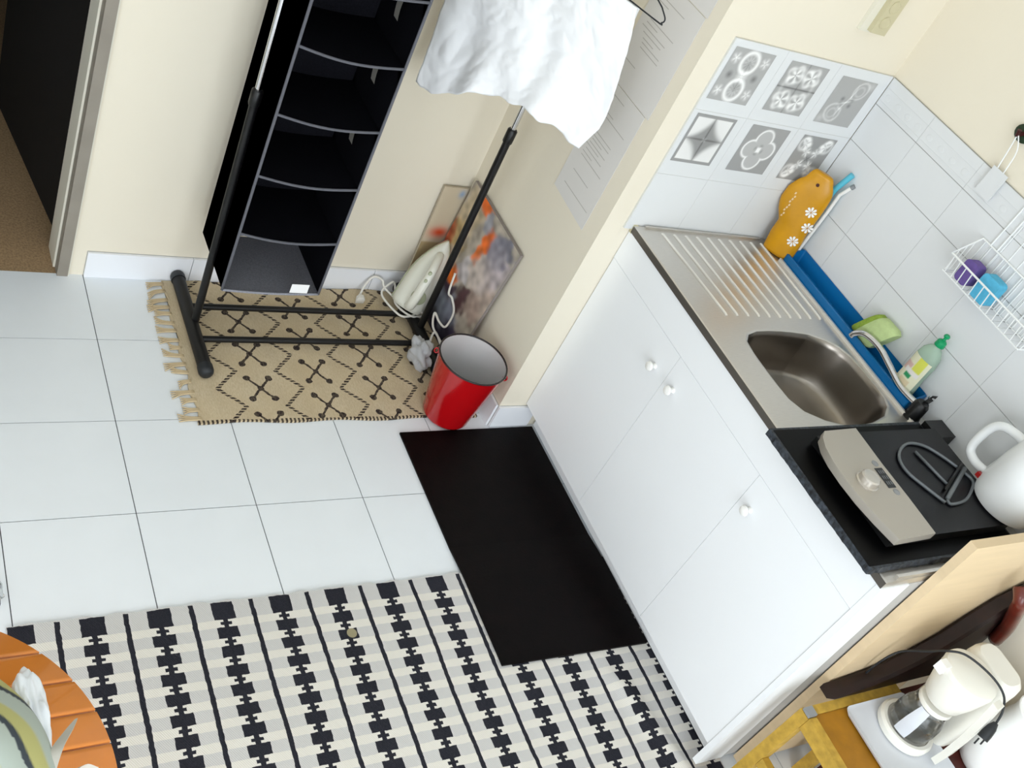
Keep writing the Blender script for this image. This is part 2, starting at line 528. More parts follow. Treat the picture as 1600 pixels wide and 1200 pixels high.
def design(k, u, v):
    x, y = u * 2 - 1, v * 2 - 1
    r, a = math.hypot(x, y), math.atan2(y, x)
    if k == 0:      # two shell loops above and below a flower
        g = .40
        for s in (-1, 1):
            d = math.hypot(x * 1.05, y - s * .52)
            g += .46 * ring(d, .40, .13) + .24 * max(0, 1 - d / .36) * math.cos(5 * math.atan2(y - s * .52, x)) ** 2
            g -= .16 * max(0, 1 - math.hypot(x, y - s * .42) / .22)
            for q in (-1, 1):
                g += .55 * max(0, 1 - math.hypot((x - q * .72), (y - s * .62)) / .26) * (.6 + .4 * math.cos(5 * math.atan2(y - s * .62, x - q * .72)))
        for q in (-1, 1): g -= .22 * max(0, 1 - math.hypot(x - q * .62, y) / .20)
        g += .40 * max(0, 1 - r / .34) * (.55 + .45 * math.cos(6 * a))
        g += .10
    elif k == 1:    # four leaf bouquets, dark seam across
        g = .48
        for s in (-1, 1):
            for q in (-1, 1):
                d = math.hypot(x - q * .42, (y - s * .5) * 1.1)
                aa = math.atan2(y - s * .5, x - q * .42)
                g += .62 * max(0, 1 - d / .50) * (.45 + .55 * math.cos(5 * aa + q + s)) + .22 * ring(d + .06 * math.sin(4 * aa), .36, .12)
        g += .14 * ring(math.hypot(x, y), .75, .14) - .22 * max(0, 1 - abs(y) / .05) - .12 * max(0, 1 - abs(x) / .06)
    elif k == 2:    # spiral tendrils round a four-petal knot
        g = .50
        for s in (-1, 1):
            d = math.hypot(x - s * .38, y - s * .52)
            g += .20 * ring(d + .05 * math.sin(5 * a), .36, .08) + .12 * ring(d, .2, .07)
            for q in (-1, 1): g -= .2 * max(0, 1 - math.hypot(x - q * .27, y - s * .12) / .14)
        g += .28 * max(0, 1 - abs(x - .15 * math.sin(3 * y)) / .05) * ss(1, .2, abs(y)) + .24 * max(0, 1 - abs(y - .35 * x) / .06) * ss(.5, .1, abs(x))
        for (px, py) in ((-.8, -.8), (.8, .8)): g += .12 * max(0, 1 - math.hypot(x - px, y - py) / .25)
    elif k == 3:    # light quarters round a dark curved star, dark border
        star = abs(x) ** .62 + abs(y) ** .62
        g = .80 - .42 * ss(1.25, .85, star) + .05 * r
        if max(abs(x), abs(y)) > .87: g = .42
        g -= .18 * max(0, 1 - min(abs(x), abs(y)) / .05) * ss(1, .3, r)
        g += .18 * max(0, 1 - r / .14)
    elif k == 4:    # quatrefoil outline on a flat ground
        d = min(math.hypot(x - px, y - py) - pr for px, py, pr in ((.42, 0, .38), (-.42, 0, .38), (0, .46, .40), (0, -.46, .40)))
        g = .44 + (.12 if d < 0 else 0) + .48 * max(0, 1 - abs(d) / .07)
        g -= .16 * max(0, 1 - abs(r - .2) / .08) * math.cos(2 * a + .6) ** 2
        g += .42 * max(0, 1 - r / .12)
    else:           # white leaf scrolls forming an X
        g = .42
        for s in (-1, 1):
            for q in (-1, 1):
                for t_, w in ((.3, .24), (.62, .28), (.86, .2)):
                    d = math.hypot(x - q * t_ * .78, y - s * t_ * .9)
                    g += .85 * max(0, 1 - d / (w * 1.1)) * (.6 + .4 * math.cos(6 * math.atan2(y - s * t_, x - q * t_)))
                g += .30 * ring(math.hypot(x - q * .66, y - s * .62), .26, .12)
        g -= .22 * max(0, 1 - abs(abs(x) - abs(y)) / .05) * ss(.7, .1, r)
    g = min(1.0, max(.30, g + .05))
    g = .14 + .78 * (g - .30) / .70
    return g * .99, g * .985, g * .97


DEC = ((0, 0, 1.311, 1.461, 1.342, 1.501), (0, 1, 1.526, 1.680, 1.342, 1.499), (0, 2, 1.745, 1.900, 1.337, 1.491),
       (1, 0, 1.314, 1.466, 1.136, 1.295), (1, 1, 1.532, 1.688, 1.134, 1.292), (1, 2, 1.750, 1.898, 1.131, 1.290))
for k, (r, c, x0, x1, z0, z1) in enumerate(DEC):
    grid_attr('ornament_print', 56, 56, lambda u, v: (x0 + (x1 - x0) * u, YD - 0.0088, z0 + (z1 - z0) * v), lambda u, v: design(k, u, v), M_ATTRG, big[r, c])

# ================================================================== RUGS
# beige rug
M_BRUG = mat('beige_kilim', '#c6b28c', 0.95, spec=0.1, sheen=0.1)
nt = M_BRUG.node_tree
tc, x, y, z = xyz(nt)
n1 = noise(nt, tc, 260, 2, (1, .35, 1))
n2 = noise(nt, tc, 9, 2)
jx = (noise(nt, tc, 70, 1) - .5) * .008
jy = (noise(nt, tc, 55, 1) - .5) * .006
xw, yw = x + jx, y + jy
cx = (xw - 0.455) / 0.205 + .5          # X columns
par = (cx.op('FLOOR') / 2.0 - .25).fract() < .5          # alternate columns are shifted by half a row
fx = (cx.fract() - .5) * .205
fy = (((yw + .206) / .151) + par * .5 + .5).fract() * .151 - .0755
arm = ((fx.abs() * 1.22 - fy.abs()).abs() < .0062) * (fy.abs() < .047)
dx, dy = fx.abs() - .036, fy.abs() - .044
blob = (dx * dx + dy * dy) < .00013
cen = (fx * fx + fy * fy) < .00011
zz = (((yw + .206) / .151) + .5).fract()
tri = ((zz - .5).abs() * 4.0 - 1.0) * -1.0                   # -1..1, peaks with the X rows
lx = (xw - .5585) / .205 + .5
lpar = (lx.op('FLOOR') / 2.0 - .25).fract() > .5
sgn = lpar * 2.0 - 1.0
lf = (lx.fract() - .5) * .205
zig = ((lf - tri * sgn * .037).abs() < .0080) * ((yw / .0115).fract() < .66)
edge = ((y * -1.0 - .636) > 0).mx((y + .012) > 0) * ((x / .0135).fract() < .5)
dark = arm.mx(blob).mx(cen).mx(zig) * (x > .305)
dark = dark.mx(edge) * ((n1 * .6 + .62).mn(1.0))
base = mixc(nt, n1, lin('#b5a283'), lin('#dccdb0'))
base = mixc(nt, (n2 * 1.4 - .45).mx(0.0), base, lin('#c2ae8b'))
outc = mixc(nt, dark, base, lin('#241a1c'))
nt.links.new(outc.k, nt.nodes['Principled BSDF'].inputs['Base Color'])
bp = nt.nodes.new('ShaderNodeBump')
bp.inputs['Strength'].default_value = .5
bp.inputs['Distance'].default_value = .003
nt.links.new(n1.k, bp.inputs['Height'])
nt.links.new(bp.outputs[0], nt.nodes['Principled BSDF'].inputs['Normal'])

bm = bmesh.new()
NX, NY = 100, 66
pt = [[None] * (NY + 1) for _ in range(NX + 1)]
for i in range(NX + 1):
    for j in range(NY + 1):
        px = .232 + (1.192 - .232) * i / NX
        py = -.014 - (.646 - .014) * j / NY
        wob = .004 * math.sin(px * 21) * (1 if j in (0, NY) else .4)
        pz = .0075 + .0016 * math.sin(px * 31 + py * 9) * math.sin(py * 23) + .0008 * math.sin(px * 90)
        if i == 0: px += .006 * math.sin(py * 40) + .012 * (1 - j / NY)
        pt[i][j] = bm.verts.new((px, py + wob, pz))
for i in range(NX):
    for j in range(NY):
        bm.faces.new((pt[i][j], pt[i + 1][j], pt[i + 1][j + 1], pt[i][j + 1]))
r_ = bmesh.ops.extrude_face_region(bm, geom=bm.faces[:])
for v in [g for g in r_['geom'] if isinstance(g, bmesh.types.BMVert)]: v.co.z = 0.0012
rug = link('woven_rug', bm, M_BRUG, smooth=True)
tag(rug, 'beige woven rug with dark diamond pattern and fringe, under the black garment rack', 'rug')
rnd = random.Random(3)
for k in range(17):
    fb = bmesh.new()
    y0 = -.03 - k * .0375 + rnd.uniform(-.006, .006)
    ln = rnd.uniform(.025, .06)
    an = rnd.uniform(-.7, .5)
    for s in range(4):
        oy = (s - 1.5) * .0045
        tube(fb, spline([(.243, y0 + oy * .6, .007), (.232 - ln * .5, y0 + oy + an * ln * .3, .006), (.232 - ln, y0 + oy * 2.2 + an * ln, .0045)], 3), .003, 5, rfun=lambda t: .0036 * (1 - .45 * t))
    link('fringe_tassel', fb, M_FRINGE, rug, smooth='all')

# black and white striped rug
M_SRUG = mat('black_white_weave', '#dddddd', 0.95, spec=0.1)
nt = M_SRUG.node_tree
tc, x, y, z = xyz(nt)
tw = ((x * 190.0 + y * 120.0).fract() - .5).abs()
n1 = noise(nt, tc, 300, 2)
n3 = noise(nt, tc, 6, 2)
jx = (noise(nt, tc, 60, 1) - .5) * .005
jy = (noise(nt, tc, 70, 1) - .5) * .005
xw = x + jx + (noise(nt, tc, 4, 1) - .5) * .008
yw = y + jy
P_ = .1567
c = ((xw + .080) / P_).fract()
dl_ = (c - .5).abs() * -P_ + P_ / 2           # distance from the nearest thin line
db = (c - .5).abs() * P_                       # distance from the block column's middle
line = dl_ < .0062
v = (yw + 1.2585) * -1.0
t = ((v - .0535) / .0535).fract()
rest = (v > .0535)
first = (v < .0535) * (db < .0285)
blk = rest * (t > .42) * (db < .0275)
nk = rest * (t < .42) * (db < (((t - .21).abs() < .085) * .0085 + .0062))
dark = line.mx(first).mx(blk).mx(nk) * (v > .002)
lightband = rest * (t < .42)
base = mixc(nt, lightband, lin('#bdbbba'), lin('#dad5cb'))
base = mixc(nt, tw * .55 + n1 * .2, base, lin('#eceae6'))
dk = mixc(nt, n1 * .7 + n3 * .2, lin('#15161c'), lin('#3d3d45'))
spot = (((x - .478) * (x - .478) + (y + 1.402) * (y + 1.402)) < .0002)
outc = mixc(nt, dark, base, dk)
outc = mixc(nt, spot * .8, outc, lin('#a9a07f'))
nt.links.new(outc.k, nt.nodes['Principled BSDF'].inputs['Base Color'])
bp = nt.nodes.new('ShaderNodeBump')
bp.inputs['Strength'].default_value = .5
bp.inputs['Distance'].default_value = .002
nt.links.new((tw + lightband * .5).k, bp.inputs['Height'])
nt.links.new(bp.outputs[0], nt.nodes['Principled BSDF'].inputs['Normal'])
bm = bmesh.new()
NX, NY = 110, 80
pt = [[None] * (NY + 1) for _ in range(NX + 1)]
for i in range(NX + 1):
    for j in range(NY + 1):
        px = -.345 + (1.44 + .345) * i / NX
        py = -1.257 - (2.45 - 1.257) * j / NY
        if j == 0: py += .0035 * math.sin(px * 80) * math.sin(px * 13)
        pz = .0062 + .0012 * math.sin(px * 17 + py * 5) * math.sin(py * 14)
        pz += .016 * math.exp(-((px - 1.245 + (py + 1.75) * .25) / .03) ** 2) * ss(-1.60, -1.72, py) * ss(-2.1, -1.95, py)
        pt[i][j] = bm.verts.new((px, py, pz))
for i in range(NX):
    for j in range(NY):
        bm.faces.new((pt[i][j], pt[i + 1][j], pt[i + 1][j + 1], pt[i][j + 1]))
r_ = bmesh.ops.extrude_face_region(bm, geom=bm.faces[:])
for vv in [g for g in r_['geom'] if isinstance(g, bmesh.types.BMVert)]: vv.co.z = 0.0008
tag(link('striped_rug', bm, M_SRUG, smooth=True), 'grey and cream woven rug with black striped columns of blocks on the tiles', 'rug')

# black mat
M_BLACKMAT = mat('black_rubber', '#070303', 0.5, spec=0.12, noise=0.6, nscale=26, bump=0.25, bscale=120)
bm = bmesh.new()
prism(bm, [(.871, -.708), (.874, -1.574), (1.392, -1.585), (1.395, -.700)], 'z', .0095, .0165)
o = link('floor_mat', bm, M_BLACKMAT, bevel=.002)
# slight drape so the half that lies on bare tiles rests on the floor
bm = bmesh.new()
bm.from_mesh(o.data)
bmesh.ops.subdivide_edges(bm, edges=bm.edges[:], cuts=14, use_grid_fill=True)
for vv in bm.verts:
    k = ss(-1.17, -1.27, vv.co.y)
    if vv.co.y > -.9 and vv.co.x < 1.0: pass
    vv.co.z = (vv.co.z - .0095) + .0008 + k * .0087
bm.to_mesh(o.data)
bm.free()
tag(o, 'black rubber mat on the floor along the white cabinet doors', 'mat')

# ================================================================== GARMENT RACK
rk = thing('garment_rack', 'black metal garment rack with tube feet on the beige rug', 'clothes rack', (.70, -.24, .008))


def foot(xc):
    return link('foot_bar', T([(xc, -.035, .031), (xc, -.45, .031)], .0215, 14), M_BLACK, rk, smooth=True)


for xc in (.288, 1.105):
    fbar = foot(xc)
    for ya, yb in ((-.040, -.006), (-.436, -.474)):
        cp = bmesh.new()
        s = 1 if yb > ya else -1
        loft(cp, [circ((xc, ya + (yb - ya) * t_, .031), .0238 * q, 14, 'y') for t_, q in ((0, .9), (0, 1), (.6, 1), (.85, .85), (1, .5))])
        link('end_cap', cp, M_CAPG, fbar, smooth=True)
for yy in (-.167, -.318):
    link('base_rod', T([(.288, yy, .034), (1.105, yy, .034)], .0105, 10), M_BLACK, rk, smooth=True)
for xb, xt in ((.296, .268), (1.106, 1.098)):
    zc = .88
    xm = xb + (xt - xb) * zc / 1.75
    pb = bmesh.new()
    tube(pb, [(xb, -.245, .034), (xm, -.243, zc)], .0125, 12)
    po = link('lower_post', pb, M_BLACK, rk, smooth=True)
    link('collar', lathe((xm, -.243, zc - .035), [(.0150, 0), (.0165, .004), (.0165, .045), (.0125, .05)], 14), M_BLACKP, rk, smooth=True)
    link('upper_post', T([(xm, -.243, zc), (xt, -.241, 1.74)], .0092, 12), M_CHROME, rk, smooth=True)
link('top_rail', T([(.20, -.241, 1.748), (1.17, -.241, 1.748)], .0125, 12), M_CHROME, rk, smooth=True)

# hanging shoe organizer
OX0, OX1, OYF, OYB, OZ0, OZ1 = .298, .604, -.365, -.10, .285, 1.665
org = thing('shoe_organizer', 'charcoal fabric shelf organizer hanging from the black rack', 'organizer', (.45, -.24, OZ0))
zs = [OZ0, .500, .703, .902, 1.105, 1.30, 1.48, OZ1]


def sidepanel(xx, out):
    bm = bmesh.new()
    rows = []
    for k in range(29):
        t_ = k / 28
        zz_ = OZ0 + (OZ1 - OZ0) * t_
        b_ = .010 * math.sin(t_ * math.pi * 7) ** 2
        rows.append([(xx + out * b_ * math.sin(math.pi * s_ / 8), OYF + (OYB - OYF) * s_ / 8, zz_) for s_ in range(9)])
    loft(bm, rows, cap=False, closed=False)
    bmesh.ops.solidify(bm, geom=bm.faces[:], thickness=.003)
    return link('side_panel', bm, M_FAB, org, smooth=True)


sidepanel(OX0, 0.0)
sidepanel(OX1, 0.12)
link('back_panel', B((OX0, OX1, OYB - .003, OYB, OZ0, OZ1)), M_FAB, org)
for k, zz_ in enumerate(zs):
    bm = bmesh.new()
    rows = []
    for i in range(13):
        u = i / 12
        rows.append([(OX0 + .001 + (OX1 - OX0 - .001) * u, OYF + .002 + (OYB - OYF - .003) * j / 6, zz_ - (.016 if k not in (0, 7) else .006) * math.sin(math.pi * u) * (1 - .3 * j / 6) - (.012 * u if 0 < k < 7 else .0)) for j in range(7)])
    loft(bm, rows, cap=False, closed=False)
    bmesh.ops.solidify(bm, geom=bm.faces[:], thickness=.006)
    sh = link('shelf', bm, M_FABLIT if k == 0 else M_FAB, org, smooth=True)  # bottom shelf takes the copy with light painted in
    if 0 < k < 7 or k == 0:
        link('shelf_piping', T([(r[0][0], OYF - .001, r[0][2]) for r in rows], .0042, 6), M_PIPE if k else M_FABLIT, sh, smooth='all')
for xx in (OX0, OX1):
    link('edge_piping', T([(xx, OYF - .001, OZ0 + (OZ1 - OZ0) * i / 12) for i in range(13)], .0045, 6), M_PIPE, org, smooth='all')
for k in (1, 2, 3, 4, 5):  # pale strips on the inner right side, one per upper compartment
    z1_ = zs[k + 1] - .03
    rb = bmesh.new()
    rows = [[(OX1 - .012 - .006 * math.sin(t_ * 3), -.262 + .004 * t_, z1_ - .10 * t_ * (1 if k > 1 else .6)), (OX1 - .012 - .006 * math.sin(t_ * 3), -.228, z1_ - .10 * t_ * (1 if k > 1 else .6))] for t_ in [q / 6 for q in range(7)]]
    loft(rb, rows, cap=False, closed=False)
    bmesh.ops.solidify(rb, geom=rb.faces[:], thickness=.002)
    link('pale_strip', rb, M_STRAP, org, smooth=True)
tg = bmesh.new()
box(tg, .505, .562, OYF - .008, OYF - .0065, .292, .326)
link('care_tag', tg, M_TAGW, org)
link('hanging_loop', T(spline([(.33, -.24, OZ1 - .01), (.33, -.222, OZ1 + .05), (.33, -.222, 1.755), (.33, -.241, 1.766), (.33, -.26, 1.755), (.33, -.26, OZ1 + .05), (.33, -.24, OZ1 - .01)], 4), .005, 6), M_FAB, org, smooth='all')
link('hanging_loop', T(spline([(.57, -.24, OZ1 - .01), (.57, -.222, OZ1 + .05), (.57, -.222, 1.755), (.57, -.241, 1.766), (.57, -.26, 1.755), (.57, -.26, OZ1 + .05), (.57, -.24, OZ1 - .01)], 4), .005, 6), M_FAB, org, smooth='all')

# wire hanger and the white garment over it
D_ = Vector((.28, -.47, 0)).normalized()
NRM = Vector((D_.y, -D_.x, 0))                  # towards the camera side
G0 = Vector((.80, -.13, 0))


def gp(s, z_, n_=0.0):
    p = G0 + D_ * s + NRM * n_
    return Vector((p.x, p.y, z_))


hw_ = [gp(-.03, 1.515), gp(.28, 1.50), gp(.555, 1.484), gp(.578, 1.487), gp(.582, 1.50), gp(.56, 1.52), gp(.40, 1.60), gp(.285, 1.645)]
hook = [gp(.285, 1.645), gp(.28, 1.69, -.01), gp(.23, 1.735, -.03), gp(.16, 1.775, -.045), gp(.12, 1.77, -.05), gp(.10, 1.745, -.05)]
hg = bmesh.new()
tube(hg, spline(hw_[:6], 5), .0021, 7)
tube(hg, [gp(.56, 1.52), gp(.40, 1.60), gp(.285, 1.645), gp(.16, 1.605), gp(-.01, 1.53), gp(-.03, 1.515)], .0021, 7)
tube(hg, spline(hook, 5), .0021, 7)
tag(link('wire_hanger', hg, M_CAPG, smooth='all'), 'thin dark wire hanger holding the white garment', 'hanger')

hem = [(-.002, .943), (.016, .930), (.057, .942), (.099, .962), (.18, 1.026), (.23, 1.052), (.291, 1.072), (.35, 1.093), (.395, 1.100), (.42, 1.089), (.484, 1.087), (.512, 1.072), (.54, 1.070)]


def lerp(tab, s):
    if s <= tab[0][0]: return tab[0][1]
    for (a, va), (b_, vb) in zip(tab, tab[1:]):
        if s <= b_: return va + (vb - va) * (s - a) / (b_ - a)
    return tab[-1][1]


bm = bmesh.new()
NS, NT = 110, 80
rows = []
for j in range(NT + 1):
    t_ = j / NT
    row = []
    for i in range(NS + 1):
        u = i / NS
        sl = -.045 + .043 * t_ ** .8
        sr = .505 + .062 * math.sin(min(1, t_ * 1.2) * 1.65) - .027 * max(0, t_ - .8) * 5
        s = sl + (sr - sl) * u
        zh = lerp(hem, (u * .542) - .002)
        zt = 1.505 - .02 * u
        z_ = zt + (zh - zt) * t_
        k = .15 + .85 * t_
        f_ = .009 * math.sin(u * 17 + t_ * 2.2) * k + .005 * math.sin(u * 31 + 1.3 - t_ * 4) * k + .010 * math.sin(u * 9 - t_ * 7 + 2) * t_ + .012 * mnoise.noise(Vector((u * 5, t_ * 4, 1))) + .007 * abs(mnoise.noise(Vector((u * 11 + t_ * 3, t_ * 9, 4)))) + .003 * abs(mnoise.noise(Vector((u * 24 - t_ * 8, t_ * 20, 7))))
        f_ += .035 * math.sin(math.pi * u) * t_
        row.append(gp(s, z_ + .004 * math.sin(u * 40) * t_, f_ + .006))
    rows.append(row)
loft(bm, rows, cap=False, closed=False)
rows = []
for j in range(NT + 1):
    t_ = j / NT
    row = []
    for i in range(NS + 1):
        u = i / NS
        s = -.045 + .55 * u + .02 * t_
        zt = 1.505 - .02 * u
        z_ = zt + (1.13 - zt) * t_
        f_ = -.010 - (.03 + .016 * math.sin(u * 15 + 2)) * t_
        row.append(gp(s, z_, f_))
    rows.append(row)
loft(bm, rows, cap=False, closed=False)
bmesh.ops.remove_doubles(bm, verts=bm.verts, dist=.0005)
bmesh.ops.solidify(bm, geom=bm.faces[:], thickness=.003)
tag(link('white_garment', bm, M_COTTON, smooth='all'), 'crumpled white cotton garment draped over the wire hanger', 'garment')

# ================================================================== THINGS ON THE BEIGE RUG
# iron, standing on its heel and leaning into the corner
ir = thing('steam_iron', 'white and pale green steam iron standing on its heel on the rug', 'iron', (1.03, -.11, .008))
HB = Vector((1.088, -.138, .058))
TP = Vector((1.174, -.085, .325))
Lx = (TP - HB).normalized()
Nf = Vector((-.45, -.80, .42))
Nf = (Nf - Lx * Nf.dot(Lx)).normalized()        # from sole towards the handle
Wd = Lx.cross(Nf).normalized()
LEN = (TP - HB).length


def ip(l, w, n):
    return HB + Lx * (l * LEN) + Wd * w + Nf * n


def half(l):
    return .063 * (1 - max(0, (l - .30) / .70) ** 1.9) ** .85 if l < .999 else .001


def iring(l, k, n, w=1.0):
    return ip(l, half(l) * w * k, n)


bm = bmesh.new()
Ls = [0, .06, .15, .25, .35, .45, .55, .65, .75, .84, .91, .96, .99]
rl = []
for l in Ls:
    hw2 = half(l)
    tk = .068 * (1 - .60 * ss(.35, 1.0, l))
    rl.append([ip(l, hw2 * c_, n_ * tk) for c_, n_ in ((-1, .10), (-1, .25), (-.93, .55), (-.72, .85), (-.38, 1), (0, 1.05), (.38, 1), (.72, .85), (.93, .55), (1, .25), (1, .10))])
loft(bm, rl)
link('body', bm, M_IRONW, ir, smooth='all')
bm = bmesh.new()
loft(bm, [[ip(l, half(l) * 1.05 * q, -.006) for l, q in [(a, 1) for a in Ls] + [(a, -1) for a in Ls[::-1]]], [ip(l, half(l) * 1.05 * q, .006) for l, q in [(a, 1) for a in Ls] + [(a, -1) for a in Ls[::-1]]]])
link('soleplate', bm, M_STEEL, ir)
bm = bmesh.new()
loft(bm, [[ip(l, half(l) * 1.06 * q, .0062) for l, q in [(a, 1) for a in Ls] + [(a, -1) for a in Ls[::-1]]], [ip(l, half(l) * 1.04 * q, .013) for l, q in [(a, 1) for a in Ls] + [(a, -1) for a in Ls[::-1]]]])
link('green_skirt', bm, M_IRONG, ir)
link('handle', T(spline([ip(.06, 0, .05), ip(.10, 0, .092), ip(.25, 0, .108), ip(.45, 0, .108), ip(.62, 0, .096), ip(.74, 0, .066), ip(.80, 0, .035)], 5), .016, 12, rfun=lambda t_: .0185 - .004 * t_), M_IRONW, ir, smooth='all')
for l, rr in ((.50, .0075), (.60, .0085)):
    bm = bmesh.new()
    c_ = ip(l, -.004, .118 - (.008 if l > .55 else 0))
    loft(bm, [[c_ + (Lx * math.cos(a) + Wd * math.sin(a) * .8) * rr * q + Nf * h for a in [2 * math.pi * i / 14 for i in range(14)]] for q, h in ((1.0, -.012), (1.0, .004), (.7, .008))])
    link('button', bm, M_IRONG, ir, smooth=True)
bm = bmesh.new()
c_ = ip(.22, .012, .060)
loft(bm, [[c_ + (Lx * math.cos(a) + Wd * math.sin(a)) * .028 * q + Nf * h for a in [2 * math.pi * i / 20 for i in range(20)]] for q, h in ((1.05, -.014), (1.0, .010), (.8, .014))])
link('dial', bm, M_IRONG, ir, smooth=True)
cw = spline([ip(.05, .01, .07), (1.120, -.200, .075), (1.109, -.185, .052), (1.075, -.196, .050), (1.040, -.190, .050), (1.012, -.117, .048), (1.014, -.065, .050), (1.060, -.040, .075), (1.068, -.060, .055), (1.045, -.132, .052), (1.085, -.196, .052), (1.150, -.185, .052), (1.150, -.170, .09), (1.12, -.190, .10), (1.085, -.150, .055), (1.030, -.060, .055), (1.018, -.034, .075), (.985, -.024, .082), (.958, -.034, .050), (.940, -.055, .022)], 6)
crd = link('cord', T(cw, .0042, 7), M_CORDW, ir, smooth='all')
pg = bmesh.new()
loft(pg, [[(.940 + q * dx_ + oy * -.30, -.055 - oy, .020 + q * dz_) for dx_, dz_ in ((-.013, -.010), (.013, -.010), (.014, .004), (.008, .011), (-.008, .011), (-.014, .004))] for oy, q in ((0, .45), (.010, .6), (.014, 1.1), (.034, 1.25), (.036, .9))])
plug = link('plug', pg, M_CORDW, crd, smooth=True)
for q in (-1, 1):
    link('plug_pin', T([(.873 + q * .008, -.117, .021), (.869 + q * .008, -.134, .021)], .0023, 6), M_CHROME, plug) if False else None

# paintings leaning in the corner
BL = [(-.162, .554, '#ea6a10', .05, .035), (-.215, .50, '#9fa0aa', .03, .03), (-.26, .455, '#ea6a10', .030, .050), (-.25, .40, '#ea7012', .028, .045), (-.33, .46, '#8b8b9b', .06, .06), (-.31, .36, '#c9bcb4', .07, .07), (-.36, .42, '#b9aeb2', .06, .09),
      (-.22, .30, '#c8c2c4', .035, .05), (-.17, .25, '#ee7405', .035, .035), (-.12, .28, '#c9b7a0', .04, .03), (-.09, .35, '#b39a6a', .05, .06), (-.05, .33, '#b4481c', .03, .06), (-.05, .22, '#98a3b0', .06, .07), (-.09, .14, '#7c8698', .06, .05), (-.20, .12, '#9aa2b2', .05, .05), (-.27, .13, '#8e93a6', .05, .05),
      (-.19, .19, '#3a2440', .05, .03), (-.29, .22, '#4a2730', .04, .04), (-.36, .25, '#a48f84', .05, .05), (-.12, .05, '#1e1a30', .07, .045), (-.25, .03, '#20184a', .07, .04), (-.33, .08, '#33274a', .05, .04), (-.35, .52, '#7a7a88', .07, .03), (-.10, .46, '#cdbb9c', .06, .06), (-.40, .33, '#b9a69a', .04, .06), (-.38, .45, '#5d5a78', .015, .015)]


def paint(y_, z_):
    acc = [0, 0, 0]
    wt = 0.0
    w0 = .06
    b0 = lin('#b3a99c')
    for k in range(3): acc[k] += b0[k] * w0
    wt += w0
    q_ = Vector((y_ * 14, z_ * 14, 2.0))
    jx_, jz_ = .034 * mnoise.noise(q_) + .016 * mnoise.noise(q_ * 3.1), .034 * mnoise.noise(q_ + Vector((9, 3, 1))) + .016 * mnoise.noise(q_ * 3.3 + Vector((4, 4, 4)))
    for (by, bz, hc, ry, rz) in BL:
        d = ((y_ + jx_ - by) / ry) ** 2 + ((z_ + jz_ - bz) / rz) ** 2
        w_ = math.exp(-d * d * 1.5)
        if w_ < .002: continue
        cc = lin(hc)
        for k in range(3): acc[k] += cc[k] * w_
        wt += w_
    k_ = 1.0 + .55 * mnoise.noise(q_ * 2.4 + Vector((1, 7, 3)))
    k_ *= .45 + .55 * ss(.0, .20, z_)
    return tuple(min(1, a / wt * k_) for a in acc)


pa = thing('abstract_painting', 'unframed abstract painting with orange and slate blotches leaning on the alcove wall', 'painting', (1.19, -.22, .008))


def pxf(z_): return XA - .006 - (.555 - z_) * .055


grid_attr('painted_canvas', 60, 80, lambda u, v: (pxf(.012 + .540 * v) - .0125, -.035 - (.400 - .024 * (1 - v)) * u, .012 + .540 * v), lambda u, v: paint(-.035 - .400 * u, .012 + .540 * v), M_ATTR, pa)
bm = bmesh.new()
loft(bm, [[(pxf(z_) - .012, -.035, z_), (pxf(z_) - .012, -.435 + .024 * (1 - (z_ - .012) / .54), z_), (pxf(z_) - .001, -.435 + .024 * (1 - (z_ - .012) / .54), z_), (pxf(z_) - .001, -.035, z_)] for z_ in (.011, .552)])
link('stretcher', bm, M_CANVAS, pa)
pb_ = thing('small_painting', 'narrow beige painting with an orange patch leaning in the alcove corner behind the rack post', 'painting', (1.14, -.02, .008))
grid_attr('painted_canvas', 30, 60, lambda u, v: (1.110 + .100 * u, -.0285 + .010 * v, .012 + .49 * v),
          lambda u, v: tuple(((1 - bl_) * a_ + bl_ * b_ for a_, b_, bl_ in zip(lin('#cdbfa6') if v > .5 else lin('#b09a72'), lin('#d2461a') if v < .85 else lin('#8fa5c2'), [max(math.exp(-((v - .60) / .05) ** 2 - ((u - .55) / .4) ** 2), math.exp(-((v - .95) / .03) ** 2 - ((u - .8) / .12) ** 2))] * 3))), M_ATTR, pb_)
bm = bmesh.new()
loft(bm, [[(1.110, yy, z_), (1.210, yy, z_), (1.210, yy + .008, z_), (1.110, yy + .008, z_)] for yy, z_ in ((-.0275, .0115), (-.0175, .502))])
link('stretcher', bm, mat('raw_canvas_edge', '#b9ad98', .8), pb_)

# grey film bag and a tangle of white cable between rack and bucket
bm = bmesh.new()
bmesh.ops.create_icosphere(bm, subdivisions=4, radius=1.0)
for v_ in bm.verts:
    p = v_.co
    k = .95 + .55 * mnoise.noise(p * 1.6) + .35 * abs(mnoise.noise(p * 3.5 + Vector((2, 5, 1))))
    v_.co = Vector((1.045 + p.x * .030 * k, -.395 + p.y * .055 * k, .062 + p.z * .050 * k))
tag(link('plastic_pouch', bm, M_GREYBAG, smooth='all'), 'small crumpled grey plastic pouch between the rack foot and the red bucket', 'bag')
cb = spline([(1.165, -.215, .28), (1.150, -.25, .22), (1.155, -.275, .215), (1.170, -.30, .17), (1.15, -.32, .12), (1.13, -.30, .125), (1.118, -.27, .14), (1.115, -.30, .10), (1.14, -.34, .07), (1.165, -.38, .03), (1.18, -.40, .012), (1.16, -.43, .012), (1.14, -.36, .06), (1.125, -.31, .085), (1.10, -.36, .05), (1.142, -.44, .012)], 6)
tag(link('white_cable', T(cb, .0042, 7), M_CORDW, smooth='all'), 'loose white cable looping in front of the painting behind the bucket', 'cable')

